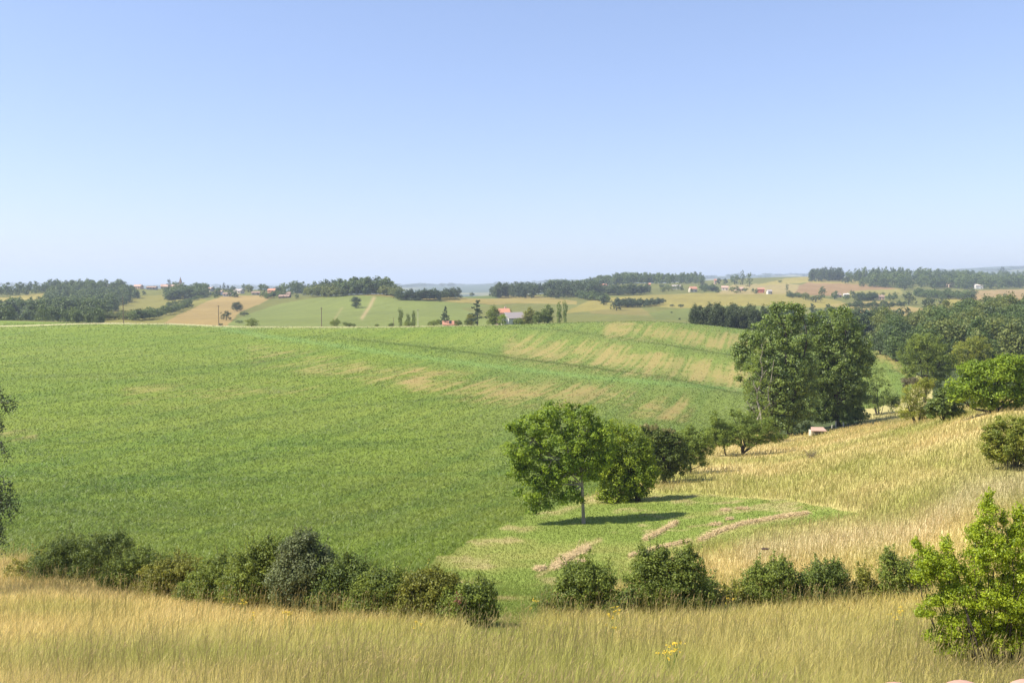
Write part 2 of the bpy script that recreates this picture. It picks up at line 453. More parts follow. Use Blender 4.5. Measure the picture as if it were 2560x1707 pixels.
def ground_mat(name, sc, var, bump, dist, rough=.95):
    m, n, l = mat_new(name)
    a = n.new("ShaderNodeAttribute"); a.attribute_name = "col"
    tc = n.new("ShaderNodeTexCoord")
    nz = n.new("ShaderNodeTexNoise"); nz.inputs["Scale"].default_value = sc; nz.inputs["Detail"].default_value = 8
    nz.inputs["Roughness"].default_value = .65
    l.new(tc.outputs["Object"], nz.inputs["Vector"])
    mr = n.new("ShaderNodeMapRange"); mr.inputs[1].default_value = .3; mr.inputs[2].default_value = .7
    mr.inputs[3].default_value = 1 - var; mr.inputs[4].default_value = 1 + var
    l.new(nz.outputs["Fac"], mr.inputs[0])
    mu = n.new("ShaderNodeVectorMath"); mu.operation = 'SCALE'
    l.new(a.outputs["Color"], mu.inputs[0]); l.new(mr.outputs[0], mu.inputs["Scale"])
    p = n.new("ShaderNodeBsdfPrincipled"); p.inputs["Roughness"].default_value = rough
    p.inputs["Specular IOR Level"].default_value = .1
    l.new(mu.outputs[0], p.inputs["Base Color"])
    b = n.new("ShaderNodeBump"); b.inputs["Strength"].default_value = bump; b.inputs["Distance"].default_value = dist
    l.new(nz.outputs["Fac"], b.inputs["Height"]); l.new(b.outputs[0], p.inputs["Normal"])
    o = n.new("ShaderNodeOutputMaterial"); l.new(p.outputs[0], o.inputs[0])
    return m

def blade_mat(name, trans=.35, rough=.5, spec=.3):
    m, n, l = mat_new(name)
    a = n.new("ShaderNodeAttribute"); a.attribute_name = "col"
    p = n.new("ShaderNodeBsdfPrincipled"); p.inputs["Roughness"].default_value = rough
    p.inputs["Specular IOR Level"].default_value = spec
    l.new(a.outputs["Color"], p.inputs["Base Color"])
    t = n.new("ShaderNodeBsdfTranslucent"); l.new(a.outputs["Color"], t.inputs["Color"])
    ms = n.new("ShaderNodeMixShader"); ms.inputs[0].default_value = trans
    o = n.new("ShaderNodeOutputMaterial")
    l.new(p.outputs[0], ms.inputs[1]); l.new(t.outputs[0], ms.inputs[2]); l.new(ms.outputs[0], o.inputs[0])
    return m

M = dict(
 bark=plain_mat("bark", (.13, .105, .08), .9, .4, 8, .6, stretch=(1, 1, .25)),
 bark_pale=plain_mat("bark_pale", (.27, .235, .19), .9, .3, 6, .4, stretch=(1, 1, .25)),
 bark_dark=plain_mat("bark_dark", (.06, .05, .04), .9, .4, 8, .6),
 walnut=leaf_mat("walnut_leaf", (0.074, 0.139, 0.013), (0.329, 0.430, 0.032), 0.45),
 walnut_bright=leaf_mat("walnut_bright_leaf", (0.089, 0.153, 0.011), (0.363, 0.430, 0.032), 0.45),
 chestnut=leaf_mat("chestnut_leaf", (0.046, 0.079, 0.015), (0.174, 0.213, 0.028), 0.30),
 blossom=leaf_mat("chestnut_flower", (.16, .155, .045), (.30, .26, .09), .2),
 cherry=leaf_mat("cherry_leaf", (0.098, 0.152, 0.024), (0.267, 0.329, 0.047), 0.40),
 poplar=leaf_mat("poplar_leaf", (0.057, 0.098, 0.019), (0.259, 0.336, 0.060), 0.38, .45, .5),
 hedge=leaf_mat("hedge_leaf", (0.049, 0.079, 0.015), (0.285, 0.345, 0.053), 0.42),
 hedge_dark=leaf_mat("hedge_dark_leaf", (0.037, 0.065, 0.014), (0.215, 0.273, 0.046), 0.38),
 hedge_grey=leaf_mat("hedge_grey_leaf", (0.056, 0.078, 0.029), (0.217, 0.244, 0.087), 0.35),
 hedge_yellow=leaf_mat("hedge_yellow_leaf", (0.067, 0.087, 0.013), (0.329, 0.327, 0.048), 0.42),
 lime=leaf_mat("lime_leaf", (0.140, 0.214, 0.013), (0.466, 0.549, 0.035), 0.50, .42, .4),
 lime_far=leaf_mat("lime_far_leaf", (0.117, 0.163, 0.020), (0.334, 0.333, 0.042), 0.42),
 birch=leaf_mat("birch_leaf", (0.018, 0.032, 0.014), (0.050, 0.080, 0.026), 0.25),
 far_a=leaf_mat("far_leaf", (0.047, 0.083, 0.021), (0.145, 0.195, 0.042), 0.30),
 far_b=leaf_mat("far_dark_leaf", (0.029, 0.054, 0.018), (0.086, 0.120, 0.033), 0.25),
 far_c=leaf_mat("far_light_leaf", (0.080, 0.113, 0.024), (0.222, 0.241, 0.055), 0.35),
 copse=leaf_mat("copse_leaf", (.030, .046, .014), (.088, .115, .030), .2),
 far_d=leaf_mat("far_rust_leaf", (0.096, 0.090, 0.036), (0.204, 0.168, 0.084), 0.30),
 cone=leaf_mat("conifer_needle", (0.018, 0.039, 0.019), (0.058, 0.091, 0.044), 0.12),
 red_leaf=leaf_mat("red_leaf", (0.120, 0.035, 0.021), (0.216, 0.077, 0.056), .3),
 straw=plain_mat("straw", (.46, .345, .175), .8, .3, 12),
 blade=blade_mat("grass_blade", .5, .6, .15), crop=blade_mat("crop_leaf", .4, .42, .28),
)

# ------------------------------------------------------------------ ground sheets
def make_ground():
    t = np.concatenate([-np.linspace(1.5, .64, 60)[:-1], np.linspace(-.64, .64, 720), np.linspace(.64, 1.5, 60)[1:]])
    segs = [(2, 14, 40), (14, 36, 150), (36, 110, 190), (110, 360, 250), (360, 1000, 130), (1000, 3000, 90), (3000, 9500, 100), (9500, 30000, 20)]
    d = np.concatenate([np.exp(np.linspace(math.log(a), math.log(b), n, endpoint=False)) for a, b, n in segs] + [[30000.0]])
    D, T = np.meshgrid(d, t, indexing='ij')
    X = D * T; Y = D; Z = ground_z(X, Y)
    Cc, K = cover(X, Y, Z)
    nt = len(t)
    # normals for seamless shading across the sheets
    dPt = np.stack([np.gradient(A, axis=1) for A in (X, Y, Z)], -1); dPd = np.stack([np.gradient(A, axis=0) for A in (X, Y, Z)], -1)
    NN = unit(np.cross(dPt, dPd)); NN[NN[..., 2] < 0] *= -1
    V = np.stack([X, Y, Z], -1).reshape(-1, 3); Cf = Cc.reshape(-1, 3); NN = NN.reshape(-1, 3)
    i, j = np.meshgrid(np.arange(len(d) - 1), np.arange(nt - 1), indexing='ij')
    Q = np.stack([i * nt + j, i * nt + j + 1, (i + 1) * nt + j + 1, (i + 1) * nt + j], -1).reshape(-1, 4)
    KF = K[:-1, :-1].ravel()
    names = {0: ("meadow", ground_mat("meadow_soil", 3, .25, .5, .1)), 1: ("crop_field", ground_mat("crop_soil", 1.6, .15, .4, .2)),
             2: ("mown_lawn", ground_mat("lawn_soil", 4, .25, .5, .05)), 3: ("farmland", ground_mat("farmland_soil", .25, .12, .3, .6)),
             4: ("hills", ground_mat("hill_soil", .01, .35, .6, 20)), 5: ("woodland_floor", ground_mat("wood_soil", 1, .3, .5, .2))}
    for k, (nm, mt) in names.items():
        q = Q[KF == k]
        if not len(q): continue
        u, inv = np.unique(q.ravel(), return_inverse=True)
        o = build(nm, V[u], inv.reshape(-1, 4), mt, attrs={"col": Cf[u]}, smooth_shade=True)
        o.data.normals_split_custom_set_from_vertices(NN[u].tolist())
        tag(o, kind="structure")
    return V
GV = make_ground()

# ------------------------------------------------------------------ grass, crop leaves
def blades(name, X, Y, Hh, Wd, lean, colr, mat, label, g):
    n = len(X)
    Z = ground_z(X, Y) - .02
    P = np.stack([X, Y, Z], -1)
    az = g.uniform(0, 2 * math.pi, n); side = np.stack([np.cos(az), np.sin(az), 0 * az], -1)
    side = unit(side + np.array([.6, 0, 0]) * np.sign(side[:, :1]))          # mostly broadside to the view
    ln = g.normal(size=(n, 3)) * lean * .85 + np.array([lean * .35, 0, 0]); ln[:, 2] = 0
    up = np.array([0, 0, 1.0])
    h = Hh[:, None]; wv = side * Wd[:, None] * .5
    m_ = P + up * h * .55 + ln * h * .30
    tp = P + up * h * .95 + ln * h * .95
    V = np.stack([P - wv, P + wv, m_ + wv * .8, m_ - wv * .8, tp], 1).reshape(-1, 3)
    b = np.arange(n)[:, None] * 5
    Q = b + np.array([[0, 1, 2, 3]]); T = b + np.array([[3, 2, 4]])
    c = np.repeat(colr[:, None, :], 5, 1)
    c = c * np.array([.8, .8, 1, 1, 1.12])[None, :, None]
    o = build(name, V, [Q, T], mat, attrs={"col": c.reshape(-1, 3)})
    return tag(o, label, "grass", kind="stuff")

def sample_ground(n, d0, d1, power, g, tmax=.66):
    """points with density falling with distance"""
    u_ = g.uniform(0, 1, n); p = 2 - power
    d = np.exp(np.log(d0) + (np.log(d1) - np.log(d0)) * u_) if abs(p) < 1e-6 else (d0 ** p + (d1 ** p - d0 ** p) * u_) ** (1 / p)
    t = g.uniform(-tmax, tmax, n)
    return t * d, d

def make_grass():
    g = np.random.default_rng(11)
    X, Y = sample_ground(520000, 9.5, 145, 2.3, g)
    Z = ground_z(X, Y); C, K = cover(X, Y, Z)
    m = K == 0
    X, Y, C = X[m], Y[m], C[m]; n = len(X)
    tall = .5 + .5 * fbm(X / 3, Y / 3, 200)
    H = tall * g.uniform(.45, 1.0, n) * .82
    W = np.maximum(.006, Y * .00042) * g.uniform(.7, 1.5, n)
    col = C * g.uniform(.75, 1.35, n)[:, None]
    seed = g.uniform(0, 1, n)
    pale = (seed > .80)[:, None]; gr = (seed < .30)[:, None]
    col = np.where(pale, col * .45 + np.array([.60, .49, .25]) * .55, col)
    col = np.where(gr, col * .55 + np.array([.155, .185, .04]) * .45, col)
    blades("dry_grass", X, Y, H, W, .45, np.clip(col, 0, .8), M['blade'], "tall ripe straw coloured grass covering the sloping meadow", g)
    # stalks with seed heads
    X, Y = sample_ground(22000, 9.5, 48, 2.0, g)
    Z = ground_z(X, Y); C, K = cover(X, Y, Z); m = (K == 0) & (fbm(X / 2.5, Y / 2.5, 210) + g.uniform(-.2, .2, len(X)) > .48)
    X, Y, Z = X[m], Y[m], Z[m]; n = len(X)
    ps = np.stack([X, Y, Z], -1); tipv = g.normal(size=(n, 3)) * .13 + np.array([.06, 0, 0]); tipv[:, 2] = g.uniform(.62, 1.02, n)
    tip = ps + tipv; sd = unit(np.stack([np.ones(n), g.normal(size=n) * .3, np.zeros(n)], -1)); wv = np.maximum(.0025, Y * .00016)[:, None] * sd
    dr = unit(tipv + np.array([.25, 0, -.2]) * g.uniform(0, 2, n)[:, None]); hl = g.uniform(.07, .16, n)[:, None]; hw = np.maximum(.006, Y * .00030)[:, None] * sd
    Vv = np.stack([ps - wv, ps + wv, tip + wv, tip - wv, tip, tip + dr * hl * .4 + hw, tip + dr * hl, tip + dr * hl * .4 - hw], 1).reshape(-1, 3)
    b8 = np.arange(n)[:, None] * 8; tone = g.uniform(.8, 1.25, n)[:, None, None]
    cc = np.concatenate([np.broadcast_to(np.array((.36, .31, .11)), (n, 4, 3)), np.broadcast_to(np.array((.50, .38, .17)), (n, 4, 3))], 1) * tone
    tag(build("seed_heads", Vv, [np.concatenate([b8 + np.array([[0, 1, 2, 3]]), b8 + np.array([[4, 5, 6, 7]])])], M['blade'], attrs={"col": cc.reshape(-1, 3)}), "tall grass stalks with pale drooping seed heads rising over the meadow", "grass", kind="stuff")
    # mown grass
    X, Y = sample_ground(330000, 24, 105, 2.2, g, .45)
    Z = ground_z(X, Y); C, K = cover(X, Y, Z); m = K == 2
    X, Y, C = X[m], Y[m], C[m]; n = len(X)
    blades("short_grass", X, Y, g.uniform(.05, .16, n), np.maximum(.008, Y * .0005) * g.uniform(.7, 1.4, n), .6, C * g.uniform(.75, 1.3, n)[:, None], M['blade'], "short green mown grass in the clearing by the walnut trees", g)
    # crop leaves
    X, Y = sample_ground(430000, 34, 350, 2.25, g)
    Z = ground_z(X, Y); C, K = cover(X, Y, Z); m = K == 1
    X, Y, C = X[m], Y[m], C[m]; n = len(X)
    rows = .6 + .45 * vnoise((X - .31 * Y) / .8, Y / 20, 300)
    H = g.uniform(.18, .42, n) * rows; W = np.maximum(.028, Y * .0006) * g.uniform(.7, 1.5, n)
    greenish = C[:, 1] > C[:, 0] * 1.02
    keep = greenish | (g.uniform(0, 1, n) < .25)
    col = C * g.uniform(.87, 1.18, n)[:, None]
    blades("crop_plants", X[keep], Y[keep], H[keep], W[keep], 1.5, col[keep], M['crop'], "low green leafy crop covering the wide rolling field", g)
make_grass()

# ------------------------------------------------------------------ trees and shrubs with their own outline
def lobes_world(base, d, lobes, depth=.85, grow=(1.1, 1.08)):
    out = []
    for lb in lobes:
        px, py, rx, ry = lb[:4]; dy = lb[4] if len(lb) > 4 else 0.0
        c = at(px, py, d + dy) - base
        k = (d + dy) / F
        rx, ry = rx * grow[0], ry * grow[1]
        out.append((c.x, c.y, c.z, rx * k, (rx + ry) * .5 * depth * k, ry * k))
    return np.array(out)

def tree(name, label, cat, base, lobes, mat, leaf, n_clump, n_leaf, clump_r, trunk_r, bark, seed, group=None, fork=.35, hollow=.45, aspect=.5, limbs=True, trunk_tilt=None, low=-.75, droop=.2, twigs=40, extra=None, stems=1, parts=("trunk", "crown"), grow=(1.1, 1.08), shoots=0, upright=False):
    g = np.random.default_rng(seed)
    d = base.y
    lobes = list(lobes)
    L = lobes_world(base, d, lobes, grow=grow)
    o = thing(name, base, label, cat, group)
    P, N, tint, C, li = crown_points(L, n_clump, n_leaf, clump_r, g, hollow, low)
    sprigs = []
    for q in L if shoots else ():
        for _ in range(shoots):
            dv = unit(np.array([g.normal() * .45, g.normal() * .45, 1.0])); s0 = q[:3] + dv * q[3:6] * g.uniform(.55, .85)
            e0 = s0 + unit(dv * .6 + np.array([g.normal() * .25, g.normal() * .25, .8])) * q[5] * g.uniform(.35, .75)
            sprigs.append(bend(s0, e0, .007, .003, .03, 4, g))
            m_ = 26; t_ = g.uniform(0, 1, m_)[:, None]
            P = np.concatenate([P, s0 + (e0 - s0) * t_ + g.normal(size=(m_, 3)) * leaf * (.75 - .4 * t_)]); N = np.concatenate([N, unit(g.normal(size=(m_, 3)) + np.array([0, 0, .6]))]); tint = np.concatenate([tint, g.uniform(.3, 1, m_)])
    P[:, 2] = np.maximum(P[:, 2], .05)
    V, Fq = leaf_mesh(P, N, leaf, aspect, g, droop)
    build(parts[1], V, Fq, mat, o, {"tint": np.repeat(tint, 4)})
    top = L[np.argmax(L[:, 2])][:3]
    cen = (L[:, :3] * (L[:, 3:4] * L[:, 5:6])).sum(0) / (L[:, 3] * L[:, 5]).sum()
    paths = []
    if stems == 1:
        tp = np.array([cen[0] * (.12 if upright else .6), cen[1] * .4, cen[2] + .15 * (top[2] - cen[2])])
        pts, rad = bend(np.array([0, 0, -.4]), tp, trunk_r * 1.15, trunk_r * .45, 0, 8, g, .008 if upright else .04)
        rad[0] *= 1.25; rad[1] *= 1.05
        paths.append((pts, rad))
        for q in L:
            k = int(np.clip(round(fork * 7 + g.integers(0, 3)), 1, 7))
            paths.append(bend(pts[k], q[:3], rad[k] * .6, trunk_r * .14, .05, 6, g))
        starts = [(p[0][3], p[1][3]) for p in paths[1:]]
        for c in C[g.choice(len(C), min(twigs, len(C)), replace=False)]:
            b = min(starts, key=lambda s: np.linalg.norm(s[0] - c))
            paths.append(bend(b[0], c, min(b[1] * .5, trunk_r * .12), .004 + trunk_r * .02, .05, 4, g))
    else:
        for k in range(stems):
            c = C[g.integers(len(C))]
            s = np.array([c[0] * .25 + g.normal() * .12, c[1] * .25 + g.normal() * .12, -.2])
            paths.append(bend(s, c, trunk_r * g.uniform(.6, 1.2), .006, .06, 6, g))
    V, Fq = tubes(paths + [(np.asarray(a_)[[0, 1, 2, 3]], b_) for a_, b_ in sprigs], 6)
    build(parts[0], V, Fq, bark, o, smooth_shade=True)
    if extra: extra(o, L, C, g)
    return o

def near_trees():
    b = hit(1460, 1308)
    tree("walnut_tree", "bright green walnut tree with pale slender trunk alone on the mown grass", "tree", b,
         [(1400,1040,62,42),(1330,1070,60,38),(1450,1085,62,60),(1340,1150,70,60),(1440,1165,70,55),(1300,1180,40,32),(1490,1080,30,40),(1365,1235,45,40),(1345,1265,40,26),(1420,1240,45,28),(1285,1065,28,18),(1400,1110,80,70),(1500,1140,25,50),(1370,1190,52,40),(1310,1125,52,50),(1450,1030,40,30),(1480,1180,26,40),(1400,1200,70,50),(1335,1225,50,40),(1500,1110,44,70),(1450,1150,60,50)],
         M['walnut'], .20, 640, 44, .38, .125, M['bark_pale'], 101, fork=.55, hollow=.25, twigs=120, upright=True)
    b = hit(1597, 1252)
    tree("walnut_tree", "bright green walnut tree with drooping branches and dark trunk, right of the pale trunked one", "tree", b,
         [(1560,1080,48,42),(1515,1120,42,42),(1580,1140,52,52),(1500,1175,38,40),(1540,1200,48,45),(1600,1190,40,50),(1510,1240,24,28),(1562,1262,24,35),(1558,1290,10,14),(1612,1130,20,40),(1525,1170,44,50),(1540,1230,44,36),(1625,1180,30,50),(1590,1225,34,26)],
         M['walnut_bright'], .20, 600, 44, .48, .22, M['bark_dark'], 102, fork=.4, hollow=.3, twigs=70)
    def flowers(o, L, C, g):
        P, N, t, _, _ = crown_points([(q[0] - .25, q[1] - .2, q[2] + q[5] * .72, q[3] * .75, q[4] * .8, q[5] * .3) for q in L[:3]], 46, 30, .2, g, .2)
        V, Fq = leaf_mesh(P, N, .12, .6, g); build("blossom", V, Fq, M['blossom'], o, {"tint": np.repeat(t, 4)})
    b = hit(1662, 1208)
    tree("chestnut_tree", "dark dense tree with yellowish flowers on top between walnut and fruit trees", "tree", b,
         [(1632,1090,42,32),(1670,1100,36,30),(1690,1130,34,36),(1650,1145,46,46),(1700,1160,28,30),(1620,1160,25,40),(1660,1185,32,22)],
         M['chestnut'], .21, 300, 60, .45, .16, M['bark_dark'], 103, hollow=.25, extra=flowers)
    b = hit(1727, 1184)
    tree("fruit_tree", "small open fruit tree beside the dark flowering tree in the orchard row", "tree", b,
         [(1715,1100,32,30),(1745,1110,28,34),(1740,1145,34,22),(1700,1130,22,30),(1760,1160,18,10),(1725,1072,10,16),(1770,1120,16,28),(1725,1120,40,40),(1760,1100,26,34)], M['cherry'], .17, 260, 42, .38, .10, M['bark_dark'], 104, hollow=.2)
    b = hit(1818, 1140)
    tree("fruit_tree", "thin fruit tree with long upright shoots behind the other orchard trees", "tree", b,
         [(1800,1075,24,30),(1785,1050,10,26),(1815,1100,30,22),(1795,1110,24,18),(1770,1085,18,20),(1800,1095,40,34)], M['cherry'], .17, 200, 42, .36, .08, M['bark_dark'], 105, hollow=.2)
    b = hit(1853, 1137)
    tree("fruit_tree", "spreading fruit tree with short dark trunk at the tall grass edge", "tree", b,
         [(1850,1070,50,30),(1815,1080,32,28),(1895,1075,40,30),(1860,1100,60,22),(1845,1035,14,16),(1828,1032,6,20),(1900,1100,32,16),(1920,1060,18,22),(1870,1045,18,22),(1790,1060,10,12),(1850,1085,66,32),(1915,1085,34,30),(1945,1095,28,20)],
         M['cherry'], .17, 380, 46, .42, .13, M['bark_dark'], 106, fork=.2, hollow=.25)
    # two big poplars
    b = hit(1978, 1088)
    tree("poplar_tree", "tall grey green poplar with its leafy side nearest the green field", "tree", b,
         [(1960,795,52,42),(1925,850,52,55),(1990,840,48,70),(1900,900,48,45),(1960,930,66,75),(2010,920,32,80),(1850,880,22,30),(1862,905,26,34),(1960,1010,56,60),(1905,960,40,40),(1940,1050,45,32),(1845,945,14,14),(1870,960,20,18),(1990,1040,40,40),(1960,1055,50,30),(1990,930,52,80),(2010,1000,40,60),(1935,975,52,60),(1880,850,30,40),(1925,1062,30,24),(1975,1072,60,16),(1905,1040,40,30),(2000,775,16,20),(1935,775,18,22),(1890,1010,30,35)],
         M['poplar'], .25, 1000, 60, .72, .34, M['bark_dark'], 107, fork=.3, hollow=.3, aspect=.8, twigs=60)
    b = hit(2098, 1066)
    tree("poplar_tree", "broad grey green poplar standing behind the row of pale posts", "tree", b,
         [(2080,810,56,45),(2045,850,42,52),(2120,840,46,52),(2150,850,32,42),(2090,900,72,62),(2150,910,32,55),(2060,960,52,62),(2120,970,56,66),(2060,1015,46,36),(2110,1025,52,28),(2165,900,26,28),(2040,1035,34,24),(2040,930,50,70),(2100,950,60,70),(2085,1030,44,26),(2140,1035,36,24),(2098,1048,62,14),(2150,990,26,40),(2030,790,16,20),(2110,780,20,20)],
         M['poplar'], .25, 1000, 60, .72, .36, M['bark_dark'], 108, fork=.3, hollow=.3, aspect=.8, twigs=60)
    # half dead tree with bare pale limbs
    b = hit(1893, 1105)
    g = np.random.default_rng(55)
    o = thing("dead_tree", b, "half dead tree with bare pale limbs left of the tall poplar", "tree")
    d = b.y; W = lambda x, y, dy=0: np.array(at(x, y, d + dy) - b)
    ps = [bend(np.array([0, 0, -.3]), W(1893, 1000), .16, .12, 0, 5, g), bend(W(1893, 1000), W(1884, 960), .11, .06, 0, 5, g), bend(W(1884, 960), W(1880, 945), .05, .02, 0, 3, g),
          bend(W(1896, 975), W(1900, 900), .09, .05, 0, 6, g), bend(W(1898, 955), W(1916, 925), .06, .03, 0, 4, g), bend(W(1925, 1010), W(1928, 950), .09, .05, 0, 5, g), bend(W(1893, 1050), W(1925, 1010), .1, .09, 0, 4, g), bend(W(1928, 950), W(1935, 900), .05, .02, 0, 4, g),
          bend(W(1888, 1030), W(1865, 1002), .06, .03, 0, 5, g), bend(W(1893, 1028), W(1912, 1024), .04, .02, 0, 4, g), bend(W(1900, 900), W(1903, 860), .045, .02, 0, 4, g)]
    for _ in range(120):
        x = g.uniform(1860, 1935); y = g.uniform(930, 1050)
        ps.append(bend(W(x, y, g.normal() * .8), W(x + g.normal() * 14, y - g.uniform(0, 18), g.normal() * .8), .012, .005, 0, 3, g))
    V, Fq = tubes(ps, 5); build("trunk", V, Fq, M['bark_pale'], o, smooth_shade=True)
    P, N, t, _, _ = crown_points(lobes_world(b, d, [(1870,920,20,22),(1885,990,26,40),(1900,1040,30,25),(1865,975,14,14),(1915,960,18,40),(1880,960,26,60,-.9),(1905,1020,26,40,-.9),(1890,900,18,40,-.8)]), 130, 26, .42, g, .1)
    V, Fq = leaf_mesh(P, N, .17, .6, g); build("crown", V, Fq, M['cherry'], o, {"tint": np.repeat(t, 4)})
    # around the far end of the meadow
    tree("willow_bush", "dull green bush in shade at the right foot of the poplars", "bush", hit(2200, 1036),
         [(2190,960,36,44),(2215,1000,36,32),(2180,1000,32,34),(2235,1005,20,20)], M['hedge_dark'], .22, 150, 45, .6, .1, M['bark_dark'], 110, hollow=.2, stems=7, parts=("stems", "leaves"))
    tree("leafy_bush", "yellow green loose bush left of the dark glossy bush on the meadow crest", "bush", hit(2296, 1058),
         [(2290,985,38,34),(2275,1025,38,30),(2320,1030,30,28),(2315,960,26,20),(2262,1040,20,18)], M['lime_far'], .17, 170, 42, .42, .06, M['bark_dark'], 111, hollow=.15, stems=9, parts=("stems", "leaves"))
    tree("fig_bush", "dark glossy rounded bush on the meadow crest under the spreading tree", "bush", hit(2368, 1052),
         [(2365,1005,40,32),(2350,1025,34,30),(2390,1030,30,26),(2362,985,22,18),(2340,1005,20,20)], M['hedge_dark'], .22, 150, 44, .36, .06, M['bark_dark'], 112, hollow=.2, aspect=.8, stems=9, parts=("stems", "leaves"))
    tree("spreading_tree", "wide spreading green tree with short forked trunk on the meadow crest", "tree", hit(2486, 1030),
         [(2480,930,72,38),(2420,965,50,34),(2540,940,56,42),(2470,980,70,34),(2550,990,40,36),(2400,990,30,24),(2440,925,46,28),(2520,905,50,22),(2590,960,50,50),(2455,1010,40,18),(2530,1015,25,14)],
         M['walnut'], .24, 330, 55, .62, .2, M['bark_dark'], 113, fork=.15, hollow=.25, twigs=70)
    tree("ash_tree", "grey green tree standing in front of the right wood beyond the crest", "tree", gp(2310, 165),
         [(2320,860,50,32),(2290,890,48,34),(2350,900,46,40),(2310,930,52,36),(2340,960,36,34),(2275,920,20,24),(2365,940,22,30),(2300,850,26,22)], M['hedge'], .32, 260, 50, .85, .25, M['bark_dark'], 114, hollow=.25)
    tree("rusty_bush", "low olive brown bush in front of the grey green tree", "bush", gp(2292, 150),
         [(2285,955,36,16),(2315,962,22,14)], M['far_d'], .26, 60, 40, .5, .06, M['bark_dark'], 115, stems=6, parts=("stems", "leaves"))
    tree("lime_tree", "yellow green tree on the edge of the right wood", "tree", gp(2420, 190),
         [(2420,875,38,34),(2445,860,30,24),(2400,900,34,28),(2460,890,30,30),(2430,905,46,28)], M['lime_far'], .32, 180, 48, .8, .2, M['bark_dark'], 116)
    tree("round_shrub", "dense dark and bright green round shrub at the meadow edge, cut by the frame", "bush", hit(2530, 1172),
         [(2530,1080,66,48),(2500,1110,52,46),(2560,1110,60,60),(2490,1140,32,26),(2545,1145,60,26),(2480,1085,26,28),(2600,1080,60,70),(2590,1150,40,24)], M['lime_far'], .15, 330, 60, .30, .04, M['bark_dark'], 117, hollow=.35, stems=14, parts=("stems", "leaves"))
    # bright shrub close by
    tree("bright_shrub", "large bright lime green shrub with many stems, standing close by in the grass", "bush", hit(2500, 1692),
         [(2470,1290,24,52),(2480,1370,52,66),(2440,1410,40,46),(2545,1340,26,48),(2560,1420,66,76),(2360,1420,40,44),(2320,1400,34,38),(2400,1480,60,50),(2480,1500,76,66),(2350,1500,36,22),(2310,1530,30,14),(2410,1560,62,40),(2500,1590,70,40),(2340,1590,34,18),(2380,1620,40,24),(2310,1440,32,24),(2560,1560,60,60),(2600,1480,80,100),(2440,1330,26,30),(2365,1362,16,18),(2475,1262,9,28),(2510,1300,10,20),(2290,1360,12,12),(2555,1290,14,30),(2430,1600,60,20)],
         M['lime'], .048, 1450, 46, .125, .016, M['bark_dark'], 118, hollow=.1, aspect=.55, stems=60, droop=-.2, grow=(1.25, 1.12), shoots=3, parts=("stems", "leaves"))
near_trees()

